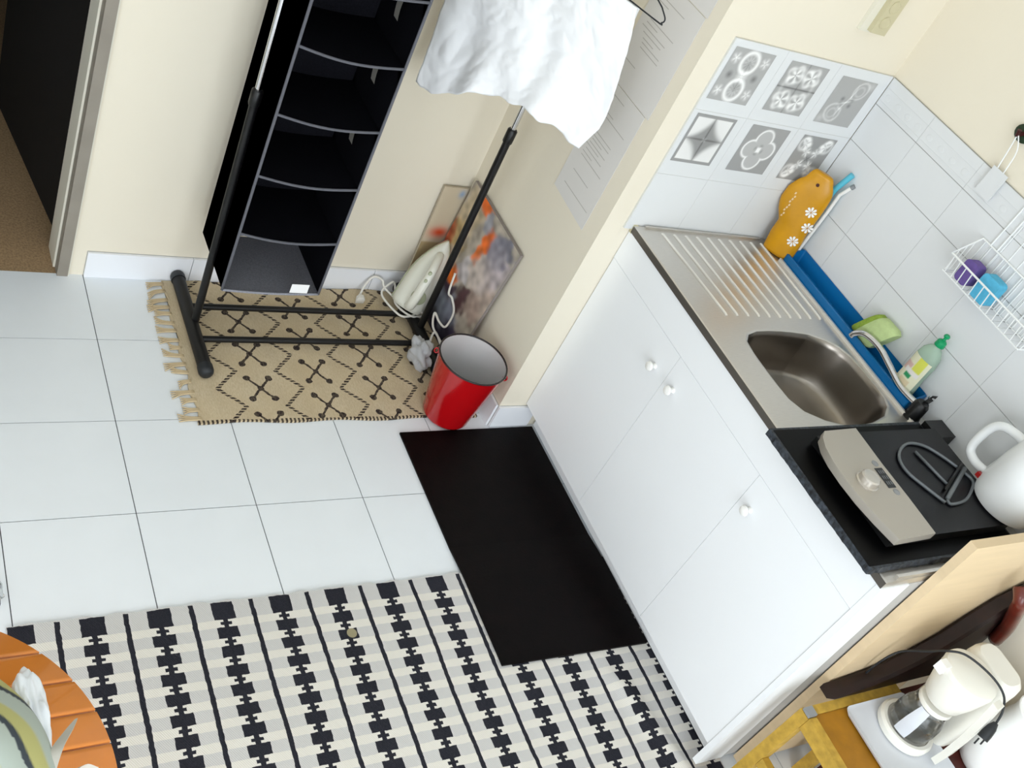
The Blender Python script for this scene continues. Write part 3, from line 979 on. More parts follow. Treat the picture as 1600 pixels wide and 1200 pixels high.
# bucket
bk = thing('enamel_bucket', 'red enamel bucket with white inside and dark rim standing on the rug edge', 'bucket', (1.065, -.630, .008))
bc_ = (1.068, -.632, .009)
HB_ = .262
bm = lathe(bc_, [(.001, .0), (.070, .0), (.079, .005), (.083, .013), (.083, .022), (.088, .05), (.101, .14), (.1165, HB_ - .004)], 48, cap=False)
link('body', bm, M_RED, bk, smooth=True)
bm = lathe(bc_, [(.1150, HB_ - .003), (.0995, .14), (.086, .05), (.074, .018), (.001, .012)], 48, cap=False)
bmesh.ops.solidify(bm, geom=bm.faces[:], thickness=-.0006)
link('lining', bm, M_ENW, bk, smooth=True)
link('rim', T([(bc_[0] + .1170 * math.cos(a), bc_[1] + .1170 * math.sin(a), bc_[2] + HB_) for a in [2 * math.pi * i / 48 for i in range(48)]], .0030, 8, closed=True), M_RIM, bk, smooth='all')
for a in (-.55, math.pi - .55):
    ex, ey = bc_[0] + .121 * math.cos(a), bc_[1] + .121 * math.sin(a)
    ez = bc_[2] + HB_ - .024
    link('handle_ear', T([(ex + .007 * math.cos(q) * math.cos(a), ey + .007 * math.cos(q) * math.sin(a), ez + .010 * math.sin(q)) for q in [2 * math.pi * i / 14 for i in range(14)]], .0026, 6, closed=True), M_RED, bk, smooth='all')
hp = []
for i in range(25):
    q = math.pi * i / 24
    a = -.55
    r_h, sx_ = .124, math.cos(q)
    # bail lying back over the far side of the rim
    hp.append((bc_[0] + r_h * sx_ * math.cos(a) + .112 * math.sin(q) * math.cos(a + 1.57), bc_[1] + r_h * sx_ * math.sin(a) + .122 * math.sin(q) * math.sin(a + 1.57), bc_[2] + HB_ - .026 - .030 * math.sin(q)))
link('bail', T(hp, .0022, 6), M_RIM, bk, smooth='all')

# ================================================================== KITCHEN UNIT
ku = thing('kitchen_cabinet', 'low white kitchen base cabinet with three doors under the steel sink top', 'cabinet', (1.64, -1.33, 0))
YE = -1.975
link('carcass', B((XC + .02, XR - .003, YE + .02, YD - .012, .113, .130), (XC + .02, XR - .003, YD - .030, YD - .012, .130, .872), (XC + .02, XR - .003, YE + .02, YE + .038, .130, .872), (XR - .015, XR - .003, YE + .038, YD - .030, .130, .872), (XC + .0022, XC + .020, YE + .020, YD - .003, .115, .8765)), M_WHITE, ku)
link('plinth', B((XC + .075, XC + .095, YE + .02, YD - .012, .009, .113)), M_WHITE, ku)
ysp = [YD - .002, -1.114, -1.545, -1.956]
gk = .0007
for i, (ky, kz) in enumerate(((-1.056, .674), (-1.160, .681), (-1.589, .679))):
    d = link('door', B((XC, XC + .0021, ysp[i + 1] + gk, ysp[i] - gk, .112, .7698)), M_WHITE, ku, bevel=.0009, bseg=2)
    bm = bmesh.new()
    loft(bm, [circ((XC - q, ky, kz), r_k, 20, 'x') for q, r_k in ((-.001, .0095), (.003, .0085), (.008, .0062), (.012, .0068), (.016, .0125), (.021, .0148), (.026, .0130), (.029, .0060))])
    link('knob', bm, M_WHITEG, d, smooth=True)
link('fascia', B((XC - .0008, XC + .0021, -1.956, YD - .002, .7715, .8775)), M_WHITE, ku, bevel=.0009)
link('side_panel', B((XC - .002, 1.425, YE, -1.9565, .03, .880)), M_WHITE, ku, bevel=.005, bseg=3)
link('rear_side_panel', B((1.425, XR - .003, YE + .003, YE + .0195, .03, .880)), mat('grey_panel', '#b0afad', .6), ku)
link('corner_plug', B((XC - .003, XC + .012, YD - .014, YD - .002, .873, .902)), M_SOCKET, ku, bevel=.002)

# steel top
st = thing('sink_worktop', 'stainless steel sink top with ribbed drainer and one basin on the white cabinet', 'sink', (1.64, -1.2, .88))
basin = [(1.449, -1.179), (1.474, -1.152), (1.516, -1.138), (1.567, -1.134), (1.617, -1.134), (1.67, -1.137), (1.726, -1.144), (1.782, -1.169), (1.815, -1.197), (1.834, -1.235), (1.841, -1.28), (1.844, -1.327), (1.845, -1.365), (1.840, -1.401), (1.824, -1.434), (1.781, -1.469), (1.712, -1.491), (1.655, -1.498), (1.598, -1.499), (1.527, -1.477), (1.472, -1.444), (1.447, -1.397), (1.443, -1.346), (1.441, -1.296), (1.441, -1.255), (1.442, -1.223)]
bcx, bcy = 1.643, -1.315
x0, x1, y0, y1 = XC - .004, XR - .010, YE + .004, YD - .012
corners = [(x0, y0), (x1, y0), (x1, y1), (x0, y1)]
angs = sorted([(math.atan2(y_ - bcy, x_ - bcx), (x_, y_)) for x_, y_ in basin])
# add corner directions to the loop
pts_in = []
for a, p in angs: pts_in.append((a, p))
for (cx_, cy_) in corners:
    a = math.atan2(cy_ - bcy, cx_ - bcx)
    for k in range(len(angs)):
        a1_, p1_ = angs[k]
        a2_, p2_ = angs[(k + 1) % len(angs)]
        if a2_ < a1_: a2_ += 2 * math.pi
        aa = a if a >= a1_ else a + 2 * math.pi
        if a1_ <= aa < a2_:
            f_ = (aa - a1_) / (a2_ - a1_)
            pts_in.append((a, (p1_[0] + (p2_[0] - p1_[0]) * f_, p1_[1] + (p2_[1] - p1_[1]) * f_)))
pts_in.sort()


def outer(a):
    c_, s_ = math.cos(a), math.sin(a)
    tx = ((x1 if c_ > 0 else x0) - bcx) / c_ if abs(c_) > 1e-9 else 1e9
    ty = ((y1 if s_ > 0 else y0) - bcy) / s_ if abs(s_) > 1e-9 else 1e9
    t_ = min(tx, ty)
    return (bcx + c_ * t_, bcy + s_ * t_)


def scl(p, k): return (bcx + (p[0] - bcx) * k, bcy + (p[1] - bcy) * k)


bm = bmesh.new()
inn = [p for a, p in pts_in]
out = [outer(a) for a, p in pts_in]
loft(bm, [[(x_, y_, .880) for x_, y_ in out], [(x_, y_, .899) for x_, y_ in out], [(x_ + (.003 if x_ < bcx else -.003), y_, .9015) for x_, y_ in out], [(*scl(p, 1.03), .9015) for p in inn], [(*scl(p, 1.0), .899) for p in inn]], cap=False)
link('steel_sheet', bm, M_STEEL, st)
bm = bmesh.new()
loft(bm, [[(*scl(p, k), z_) for p in inn] for k, z_ in ((1.0, .899), (.985, .895), (.965, .882), (.93, .80), (.90, .765), (.84, .752), (.4, .748), (.12, .746))], cap=False)
bs = link('basin', bm, M_STEELD, st, smooth='all')
link('drain', lathe((bcx, bcy, .7455), [(.05, 0), (.05, .002), (.042, .0035), (.036, .001), (.004, .001)], 24), M_CHROME, bs, smooth=True)
for i in range(10):
    xa_ = 1.417 + i * .0468
    xb_ = 1.437 + i * .0440
    link('drainer_rib', T([(xa_, -.722, .9005), (xa_, -.726, .9030), (xb_, -1.072, .9030), (xb_, -1.078, .9005)], .0040, 8), M_STEELR, st, smooth=True)
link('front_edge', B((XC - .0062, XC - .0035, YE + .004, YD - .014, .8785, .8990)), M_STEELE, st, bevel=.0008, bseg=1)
link('raised_lip', B((1.862, 1.869, -1.505, -.800, .9005, .911)), M_STEELR, st, bevel=.003)
link('raised_lip', B((1.36, 1.845, -.704, -.697, .9005, .908)), M_STEEL, st, bevel=.003)
link('raised_lip', B((1.36, 1.90, -1.968, -1.960, .9005, .912)), M_STEEL, st, bevel=.003)
ht = lathe((1.585, -1.80, .9015), [(.135, 0), (.135, .004), (.128, .009), (.02, .010)], 36)

# tap
fc = thing('kitchen_tap', 'chrome swan-neck tap with black body behind the sink basin', 'tap', (1.885, -1.478, .901))
link('spout', T(spline([(1.884, -1.472, .945), (1.877, -1.43, .944), (1.874, -1.39, .946), (1.870, -1.33, .962), (1.868, -1.27, .975), (1.860, -1.215, .972), (1.855, -1.188, .952), (1.854, -1.182, .935)], 6), .0092, 12), M_CHROME, fc, smooth='all')
link('body', lathe((1.885, -1.478, .9), [(.0255, 0), (.0265, .006), (.024, .014), (.023, .052), (.017, .062)], 20), M_BLACKP, fc, smooth=True)
bm = bmesh.new()
loft(bm, [[(1.885 + d_ * .34 + w_ * .94, -1.478 - d_ * .94 * .0 - w_ * .34 * .3, .945 + d_ * .45 + h_) for w_, h_ in ((-.012, -.008), (.012, -.008), (.012, .010), (-.012, .010))] for d_ in (-.012, .02, .075)])
link('lever', bm, M_BLACKP, fc, bevel=.003)
link('lever_knob', lathe((1.912, -1.474, .968), [(.008, 0), (.010, .004), (.009, .010), (.003, .013)], 14), M_CHROME, fc, smooth=True)

# blue trough behind the sink
bm = bmesh.new()
ox = rrect(1.874, 1.942, -1.448, -.800, .008, 3)
ix = rrect(1.880, 1.9395, -1.442, -.806, .006, 3)
ib = rrect(1.882, 1.9385, -1.438, -.812, .006, 3)
loft(bm, [[(x_, y_, .9018) for x_, y_ in ox], [(x_, y_, .932 + (.022 if x_ > 1.91 else 0)) for x_, y_ in ox], [(x_, y_, .934 + (.022 if x_ > 1.91 else 0)) for x_, y_ in ix], [(x_, y_, .908) for x_, y_ in ib]])
tag(link('blue_trough', bm, M_BLUE, smooth=True), 'long blue plastic trough between the sink top and the tiled wall', 'tray')

# sponge
sp = thing('scouring_sponge', 'chunky pale green sponge with a darker green side lying in the blue trough', 'sponge', (1.913, -1.21, .91))
bm = bmesh.new()
sec = lambda y_, k: [(1.9105 + .0275 * k * c_, y_ - .022 * s_, .977 + .053 * k * s_) for c_, s_ in [(math.copysign(abs(math.cos(a)) ** .6, math.cos(a)), math.copysign(abs(math.sin(a)) ** .6, math.sin(a))) for a in [2 * math.pi * i / 14 for i in range(14)]]]
loft(bm, [sec(-1.176, .93), sec(-1.182, 1.0), sec(-1.238, 1.02), sec(-1.250, .88)])
link('foam', bm, M_GREENSP, sp, smooth=True)
bm = bmesh.new()
loft(bm, [sec(-1.158, .86), sec(-1.164, .95), sec(-1.1765, .95)])
link('scouring_side', bm, M_GREENSC, sp, smooth=True)

# washing-up liquid
BX, BY, BZ = 1.908, -1.385, .911
db_ = thing('dish_soap_bottle', 'clear dish soap bottle with green cap and printed label in the blue trough', 'bottle', (BX, BY, BZ))


def ov(z_, rx, ry): return [(BX + 1.1 * rx * math.cos(a), BY + 1.1 * ry * math.sin(a), BZ + z_) for a in [2 * math.pi * i / 28 for i in range(28)]]


bm = bmesh.new()
loft(bm, [ov(0, .020, .030), ov(.004, .0225, .034), ov(.02, .0235, .036), ov(.08, .0225, .033), ov(.125, .0235, .035), ov(.155, .022, .030), ov(.172, .016, .019), ov(.180, .011, .011), ov(.186, .011, .011)])
link('bottle_body', bm, M_SOAP, db_, smooth='all')
bm = bmesh.new()
loft(bm, [ov(.003, .019, .029), ov(.02, .0215, .033), ov(.075, .0207, .031), ov(.095, .021, .032)])
link('soap_liquid', bm, M_LIQ, db_, smooth=True)


def labf(u, v):
    d = ((u - .5) / .5) ** 2 + ((v - .5) / .5) ** 2
    cc = '#e4e2c6'
    if v > .62 and abs(u - .62) < .18: cc = '#d6d85c'
    elif .46 < v < .60 and .2 < u < .85: cc = '#e7e3df'
    elif .46 < v < .72 and u < .4: cc = '#d9b8b0'
    elif .34 < v < .46 and .3 < u < .62: cc = '#2f9460'
    elif v < .10: cc = '#4c9a55'
    elif .14 < v < .32 and .25 < u < .75: cc = '#d9c9a6'
    return lin(cc)[:3]


def labp(u, v):
    a = math.radians(128 + 112 * u)
    z_ = .02 + .115 * v
    k = 1.125
    return (BX + .0232 * k * math.cos(a), BY + .0352 * k * math.sin(a), BZ + z_)


grid_attr('label', 24, 24, labp, labf, M_ATTR, db_)
bm = lathe((BX, BY, BZ + .184), [(.0150, 0), (.0155, .003), (.0140, .016), (.010, .020), (.005, .022), (.0048, .030), (.0085, .032), (.009, .037), (.006, .041)], 20)
link('cap', bm, M_GREENCAP, db_, smooth=True)

# orange flask with daisies
FO = Vector((1.862, -.756, 0))
FD = Vector((.62, -.78, 0)).normalized()
FN = Vector((FD.y, -FD.x, 0))


def fp(s, z_, n_=0): return FO + FD * s + FN * n_ + Vector((0, 0, z_ + .004))


fl = thing('orange_flask', 'orange waisted plastic flask with white daisies standing in the counter corner', 'vase', (1.862, -.756, .904))
profL = [(.902, -.034), (.93, -.037), (.957, -.041), (.985, -.041), (1.004, -.041), (1.031, -.060), (1.05, -.070), (1.072, -.076), (1.112, -.075), (1.148, -.061), (1.166, -.046), (1.176, -.045), (1.190, -.042), (1.202, -.034)]
profR = [(.902, .062), (.92, .068), (.962, .066), (1.017, .060), (1.07, .061), (1.117, .060), (1.150, .057), (1.168, .050), (1.180, .040), (1.196, .032), (1.202, .026)]
bm = bmesh.new()
rl = []
for i in range(31):
    z_ = .902 + .300 * i / 30
    l_ = lerp(profL, z_)
    r_ = lerp(profR, z_)
    th = .024 * (1 - .35 * ss(1.12, 1.2, z_)) * (.85 + .15 * math.sin((z_ - .9) * 20))
    rl.append([fp((l_ + r_) / 2 + (r_ - l_) / 2 * c_, z_, th * s_) for c_, s_ in [(math.cos(a), math.sin(a)) for a in [2 * math.pi * k / 28 for k in range(28)]]])
loft(bm, rl)
link('flask_body', bm, M_ORANGEP, fl, smooth='all')


def fsurf(s, z_, off=.0):
    l_, r_ = lerp(profL, z_), lerp(profR, z_)
    c_ = max(-.985, min(.985, (s - (l_ + r_) / 2) / ((r_ - l_) / 2)))
    th = .024 * (1 - .35 * ss(1.12, 1.2, z_)) * (.85 + .15 * math.sin((z_ - .9) * 20))
    return fp(s, z_, th * math.sqrt(1 - c_ * c_) + off)


for (s0, z0_) in ((.030, 1.083), (.050, 1.035), (-.002, .972)) if False else ((.030, 1.083), (.049, 1.033), (.036, .974)):
    bm = bmesh.new()
    for k in range(8):
        a = 2 * math.pi * k / 8 + .2
        base_ = [fsurf(s0 + rr * math.cos(a + da), z0_ + rr * math.sin(a + da), .0012) for rr, da in ((.002, 0), (.011, -.30), (.0165, -.22), (.0185, 0), (.0165, .22), (.011, .30))]
        top_ = [p + FN * .0016 for p in base_]
        loft(bm, [base_, top_])
    link('daisy', bm, M_DAISY, fl)
bm = bmesh.new()
for i in range(9):
    za, zb = 1.020 + i * .0105, 1.028 + i * .0105
    sa = -.043 + .0025 * math.sin(i * 2.1)
    loft(bm, [[fsurf(sa + q, za, .0008), fsurf(sa + .004 + q, za + .002, .0008), fsurf(sa + .005 - q, zb, .0008), fsurf(sa + .001 - q, zb, .0008)] for q in (0, .0008)], cap=True)
link('faint_script', bm, mat('pale_print', '#e6c9a0', .6), fl)
bm = bmesh.new()
loft(bm, [[fsurf(-.002 + .0055 * q * math.cos(a), 1.166 + .0055 * q * math.sin(a), h) for a in [2 * math.pi * k / 12 for k in range(12)]] for q, h in ((1, .0005), (1, .0018), (.4, .0022))])
link('hanging_hole', bm, M_BROWNDOT, fl)

sb_ = thing('dish_brush', 'turquoise handled brush poking up behind the orange flask', 'brush', (1.93, -.78, .904))
link('handle', T([(1.922, -.765, .905), (1.922, -.765, 1.10), (1.926, -.770, 1.172), (1.934, -.785, 1.236)], .0095, 10), M_TURQ, sb_, smooth=True)
ws = thing('white_stick', 'white plastic stick with a grey tip beside the turquoise brush', 'utensil', (1.925, -.80, .904))
link('stick', T([(1.923, -.795, .942), (1.925, -.797, 1.10), (1.931, -.792, 1.165), (1.940, -.806, 1.204)], .0062, 10), M_WHITEG, ws, smooth=True)
link('grey_tip', T([(1.9395, -.8055, 1.202), (1.9425, -.810, 1.214)], .0070, 10), M_PLUG, ws, smooth=True)

# wire basket on the tiles
bw = thing('wire_basket', 'white wire basket hanging on the tiled wall above the sink', 'basket', (1.9, -1.40, 1.26))
YA, YB = -1.255, -1.575
XF, XW = 1.862, XR - .012
bm = bmesh.new()
tube(bm, [(XW, YA, 1.378), (XF, YA, 1.320), (XF, YB, 1.320), (XW, YB, 1.378)], .0030, 8)
tube(bm, [(XW, YA, 1.378), (XW, YB, 1.378)], .0030, 8)
link('rim_wire', bm, M_WIRE, bw, smooth=True)
bm = bmesh.new()
tube(bm, [(XW, YA - .004, 1.264), (XF + .012, YA - .004, 1.264), (XF + .012, YB + .004, 1.264), (XW, YB + .004, 1.264)], .0022, 6, closed=True)
link('base_wire', bm, M_WIRE, bw, smooth=True)
n_w = 13
for i in range(n_w):
    yy = YA - .012 - (YA - YB - .024) * i / (n_w - 1)
    link('front_wire', T([(XW, yy, 1.378), (XW, yy, 1.264), (XF + .012, yy, 1.264), (XF, yy, 1.320)], .0016, 6), M_WIRE, bw, smooth=True)
for i in range(1, 4):
    xx = XW + (XF - XW) * i / 4
    for yy in (YA, YB):
        zt = 1.378 - .058 * i / 4
        link('side_wire', T([(xx, yy, zt), (xx, yy + (.004 if yy < -1.4 else -.004), 1.264)], .0016, 6), M_WIRE, bw, smooth=True)
for i in range(9):
    yy = YA - .03 - i * .034
    link('back_wire', T([(XW + .003, yy, 1.264), (XW + .003, yy + .002, 1.470)], .0013, 6), M_WIRE, bw, smooth=True)
for yy in (-1.285, -1.310, -1.52, -1.545):
    link('hanger_wire', T([(XW, yy, 1.378), (XW + .004, yy, 1.66)], .0024, 6), M_WIRE, bw, smooth=True)
for nm, mt, yc_, lx_, lab in (('kitchen_sponge', M_PURPLE, -1.312, .046, 'purple sponge in the white wire basket'), ('kitchen_sponge', M_CYANSP, -1.385, .060, 'light blue sponge in the white wire basket')):
    bm = bmesh.new()
    prism(bm, rrect(yc_ - lx_ / 2, yc_ + lx_ / 2, 1.2675, 1.2675 + (.068 if mt is M_PURPLE else .075), .012, 4), 'x', 1.884, 1.922)
    tag(link(nm, bm, mt, smooth=True, bevel=.004), lab, 'sponge', 'sponges in the wire basket')
hk = thing('wall_hook', 'dark green and red hook above the wire basket on the cream wall', 'hook', (XR - .02, -1.165, 1.62))
bm = bmesh.new()
loft(bm, [circ((XR - .001 - q, -1.142, 1.640), r_k, 16, 'x', r_k * .8) for q, r_k in ((0, .030), (.006, .030), (.010, .022))])
link('hook_plate', bm, M_LEAF, hk, smooth=True)
link('hook_arm', T([(XR - .010, -1.142, 1.640), (XR - .03, -1.142, 1.634), (XR - .035, -1.142, 1.648)], .006, 8), M_DKRED, hk, smooth=True)

for yy in (-1.152, -1.176):
    link('white_string', T(spline([(XR - .031, -1.142, 1.640), (XR - .024, yy + .006, 1.60), (XR - .016, yy, 1.535)], 5), .0018, 6), M_WIRE, hk, smooth=True)
link('hanging_tag', B((XR - .018, XR - .0155, -1.195, -1.140, 1.455, 1.537)), M_WTILE, hk, bevel=.0006, bseg=1)

# ------------------------------------------------------------------ hob corner
M_STONE_E = mat('speckled_stone_edge', '#2c3138', 0.5, noise=0.9, nscale=110)
sl = thing('stone_slab', 'black stone slab with rough speckled edge lying across the steel top', 'board', (1.55, -1.725, .9015))
bm = bmesh.new()
prism(bm, [(1.262, -1.520), (1.860, -1.516), (1.862, -1.944), (1.272, -1.944)], 'z', .9045, .9255)
link('polished_top', B((1.270, 1.855, -1.937, -1.526, .9255, .9262)), M_STONE_T, sl)
bmesh.ops.subdivide_edges(bm, edges=[e for e in bm.edges if (e.verts[0].co - e.verts[1].co).length > .1], cuts=40)
rr_ = random.Random(5)
for v_ in bm.verts:
    if v_.co.x < 1.29 or v_.co.y < -1.93:
        v_.co += Vector((rr_.uniform(-.0015, .0015), rr_.uniform(-.0015, .0015), 0))
link('rough_edge', bm, M_STONE_E, sl)
for (fx_, fy_) in ((1.36, -1.56), (1.36, -1.90), (1.80, -1.56), (1.80, -1.90)):
    link('rubber_foot', lathe((fx_, fy_, .9016), [(.010, 0), (.010, .003)], 12), M_BLACKP, sl)
if True:
    hp_ = thing('electric_hotplate', 'dark electric hotplate under the stone slab at the end of the steel top', 'hotplate', (1.60, -1.90, .9015))
    ht.free()
    link('plate', lathe((1.60, -1.865, .9016), [(.082, 0), (.082, .0015), (.078, .0026), (.004, .0026)], 36), M_BLACKP, hp_, smooth=True)

hb = thing('induction_hob', 'portable induction hob with silver control panel and black glass on the stone slab', 'hob', (1.6, -1.735, .927))
link('housing', B((1.365, 1.838, -1.895, -1.575, .9285, .955)), M_BLACKP, hb, bevel=.006)
for (fx_, fy_) in ((1.40, -1.60), (1.40, -1.87), (1.80, -1.60), (1.80, -1.87)):
    link('rubber_foot', lathe((fx_, fy_, .9263), [(.012, 0), (.012, .003)], 12), M_BLACKP, hb)
link('glass_plate', B((1.49, 1.842, -1.898, -1.572, .9552, .9605)), M_GLASSK, hb, bevel=.002)
pn = [(1.503, -1.569), (1.500, -1.690), (1.503, -1.792), (1.502, -1.902), (1.362, -1.906), (1.345, -1.845), (1.333, -1.783), (1.329, -1.725), (1.331, -1.670), (1.341, -1.625), (1.358, -1.592), (1.38, -1.574)]
bm = bmesh.new()
prism(bm, pn, 'z', .951, .9725)
cp_ = link('control_panel', bm, M_SILVER, hb, bevel=.004, smooth=True)
link('control_knob', lathe((1.396, -1.738, .9723), [(.031, 0), (.031, .003), (.027, .005), (.0255, .018), (.022, .0215), (.004, .0225)], 30), M_SILVK, cp_, smooth=True)
ds = link('display', B((1.457, 1.485, -1.762, -1.700, .9722, .9736)), M_DISP, cp_, bevel=.0005)
for i in range(3):
    y_c = -1.713 - i * .017
    dg_ = bmesh.new()
    box(dg_, 1.463, 1.4645, y_c - .005, y_c + .005, .9735, .9741)
    box(dg_, 1.470, 1.4715, y_c - .005, y_c + .005, .9735, .9741)
    box(dg_, 1.478, 1.4795, y_c - .005, y_c + .005, .9735, .9741)
    link('display_mark', dg_, M_PLUG, ds)
for yy in (-1.685, -1.775):
    link('panel_button', lathe((1.474, yy, .9722), [(.010, 0), (.010, .0012), (.008, .002)], 14), M_PLUG, cp_, smooth=True)

# grey wire utensil lying on the glass
ut = thing('wire_utensil', 'grey wire utensil with a long loop and small loop handle lying on the hob glass', 'utensil', (1.70, -1.72, .961))
zu = .9650
link('long_loop', T(spline([(1.636, -1.815, zu), (1.607, -1.765, zu), (1.583, -1.715, zu), (1.590, -1.672, zu), (1.625, -1.640, zu), (1.676, -1.622, zu), (1.730, -1.634, zu), (1.768, -1.670, zu), (1.796, -1.712, zu)], 6), .0042, 8), M_PRINT, ut, smooth='all')
link('centre_rod', T([(1.676, -1.650, zu), (1.700, -1.765, zu)], .0040, 8), M_PRINT, ut, smooth='all')
link('cross_bar', T([(1.823, -1.700, zu + .002), (1.672, -1.778, zu + .002)], .0040, 8), M_BLACKP, ut, smooth='all')
link('cross_bar_light', T([(1.818, -1.718, zu + .002), (1.652, -1.806, zu + .002)], .0062, 8), M_PRINT, ut, smooth='all')
link('small_loop', T(spline([(1.806, -1.728, zu), (1.812, -1.760, zu), (1.768, -1.792, zu), (1.715, -1.816, zu), (1.655, -1.822, zu), (1.650, -1.808, zu)], 6), .0042, 8), M_PRINT, ut, smooth='all')

# black adapter and kettle
bm = B((1.862, 1.940, -1.590, -1.527, .9017, .942))
tag(link('power_adapter', bm, M_BLACKP, bevel=.004), 'black box adapter at the back of the stone slab beside the tap', 'adapter')
KX, KY, KZ = 1.853, -1.838, .9607
kt = thing('electric_kettle', 'white electric kettle with box handle at the back of the hob', 'kettle', (KX, KY, KZ))
link('body', lathe((KX, KY, KZ), [(.001, 0), (.074, 0), (.082, .005), (.087, .02), (.088, .045), (.084, .12), (.074, .19), (.066, .205), (.03, .215), (.001, .216)], 44), M_KETTLE, kt, smooth=True)
link('handle', T(spline([(1.842, -1.755, .995), (1.838, -1.715, .992), (1.840, -1.684, 1.004), (1.844, -1.676, 1.04), (1.850, -1.680, 1.085), (1.852, -1.70, 1.11), (1.854, -1.735, 1.12), (1.855, -1.765, 1.122)], 6), .0125, 12), M_KETTLE, kt, smooth='all')
link('handle_strip', T([(1.842, -1.753, .985), (1.848, -1.762, 1.06), (1.852, -1.770, 1.13)], .010, 10), M_KETTLE, kt, smooth='all')
link('switch', B((1.805, 1.818, -1.768, -1.752, .985, .998)), M_REDSW, kt, bevel=.003)
tag(link('yellow_clip', B((1.796, 1.818, -1.878, -1.862, .9606, .970)), M_YEL, bevel=.003), 'tiny yellow clip on the hob glass beside the kettle', 'clip')

# pale wood board at the end of the unit
bm = B((1.478, 1.948, -2.000, -1.9765, .02, 1.048))
tag(link('wooden_board', bm, M_OAK, bevel=.0025), 'pale plywood board standing upright against the end of the white cabinet', 'board')

# socket
so = thing('wall_socket', 'ivory double wall socket above the patterned tiles', 'socket', (1.73, YD, 1.64))
link('back_box', B((1.684, 1.775, YD - .012, YD - .0003, 1.628, 1.80)), M_SOCKW, so, bevel=.003)
link('front_plate', B((1.712, 1.772, YD - .028, YD - .0118, 1.634, 1.79)), M_SOCKET, so, bevel=.004)
for zz_ in (1.668, 1.715):
    bm = bmesh.new()
    loft(bm, [circ((1.742, YD - q, zz_), r_k, 20, 'y') for q, r_k in ((.0275, .019), (.0300, .019), (.0300, .016), (.0285, .015))])
    link('socket_ring', bm, M_SOCKET, so, smooth=True)

# papers on the alcove wall
for k, (z0_, z1_, ya, yb, lab) in enumerate(((.806, 1.2085, -.398, -.612, 'grey printed sheet taped lowest on the alcove wall'), (1.2105, 1.526, -.392, -.628, 'grey printed sheet between two others on the alcove wall'), (1.5285, 1.86, -.385, -.634, 'grey printed sheet taped highest on the alcove wall'))):
    pp = thing('printed_sheet', lab, 'paper', (XA - .001, (ya + yb) / 2, z0_), 'printed sheets on the alcove wall')
    bm = bmesh.new()
    loft(bm, [[(xx, ya, z0_ + (.012 if k == 0 else 0)), (xx, yb, z0_), (xx, yb, z1_), (xx, ya, z1_)] for xx in (XA - .0008, XA - .0020)])
    sh = link('sheet', bm, M_PAPER, pp)
    bm = bmesh.new()
    rl_ = random.Random(11 + k)
    zz_ = z1_ - .03
    hgt = z1_ - z0_
    while zz_ > z0_ + .05:
        fr_ = (z1_ - zz_) / hgt
        wdt = rl_.choice((.10, .13, .16, .06))
        y_s = ya - rl_.uniform(.02, .06)
        box(bm, XA - .0023, XA - .0019, max(y_s - wdt, yb + .012), y_s, zz_, zz_ + .0022)
        zz_ -= rl_.choice((.011, .013, .014, .055))
    link('print_lines', bm, M_INK, pp, kind='stuff')

# ================================================================== STOOL CORNER
sz = .470
stl = thing('yellow_stool', 'worn yellow painted wooden stool beside the end of the cabinet', 'stool', (1.55, -2.22, .0))
XS0, XS1, YS0, YS1 = 1.335, 1.715, -2.045, -2.42


def leg(x_, y_, dx_, dy_):
    bm = bmesh.new()
    w_ = .016
    loft(bm, [[(x_ + dx_ * (1 - z_ / sz) + a * w_, y_ + dy_ * (1 - z_ / sz) + b_ * w_, z_) for a, b_ in ((-1, -1), (1, -1), (1, 1), (-1, 1))] for z_ in (.008 if x_ < 1.45 else .001, .25, sz - .004)])
    return link('leg', bm, M_STOOLP, stl, bevel=.002)


L1 = leg(XS0 + .018, YS0 - .018, -.02, 0)
leg(XS1 - .018, YS0 - .018, 0, 0)
leg(XS0 + .018, YS1 + .018, -.02, 0)
leg(XS1 - .018, YS1 + .018, 0, 0)
link('corner_cap', B((XS0 + .004, XS0 + .032, YS0 - .032, YS0 - .006, sz - .003, sz + .006)), M_PLUG, stl, bevel=.003)
for nm, bx in (('seat_rail', (XS0 + .035, XS1 - .034, YS0 - .028, YS0 - .004, sz - .045, sz)), ('seat_rail', (XS0 + .035, XS1 - .034, YS1 + .004, YS1 + .028, sz - .045, sz)),
               ('seat_rail', (XS0 + .004, XS0 + .030, YS1 + .035, YS0 - .035, sz - .045, sz)), ('seat_rail', (XS1 - .030, XS1 - .004, YS1 + .035, YS0 - .035, sz - .045, sz)),
               ('stretcher', (XS0 - .006, XS0 + .016, YS1 + .035, YS0 - .035, .235, .268)), ('stretcher', (XS0 + .028, XS1 - .034, YS1 + .006, YS1 + .026, .19, .222))):
    link(nm, B(bx), M_STOOLP, stl, bevel=.003)
link('seat_panel', B((XS0 + .031, XS1 - .031, YS1 + .029, YS0 - .029, sz - .018, sz - .004)), M_STOOLS, stl, bevel=.002)

# white tray under the coffee maker
ZT = sz - .0035
bm = bmesh.new()
po_ = rrect(1.462, 1.70, -2.325, -2.078, .018, 5)
pi_ = rrect(1.470, 1.692, -2.317, -2.086, .014, 5)
loft(bm, [[(x_, y_, sz + .0005) for x_, y_ in pi_], [(x_, y_, sz + .012) for x_, y_ in po_], [(x_, y_, sz + .014) for x_, y_ in po_], [(x_, y_, sz + .010) for x_, y_ in pi_]])
tag(link('white_tray', bm, M_TRAY, smooth=True), 'white rounded tray on the yellow stool seat under the coffee maker', 'tray')

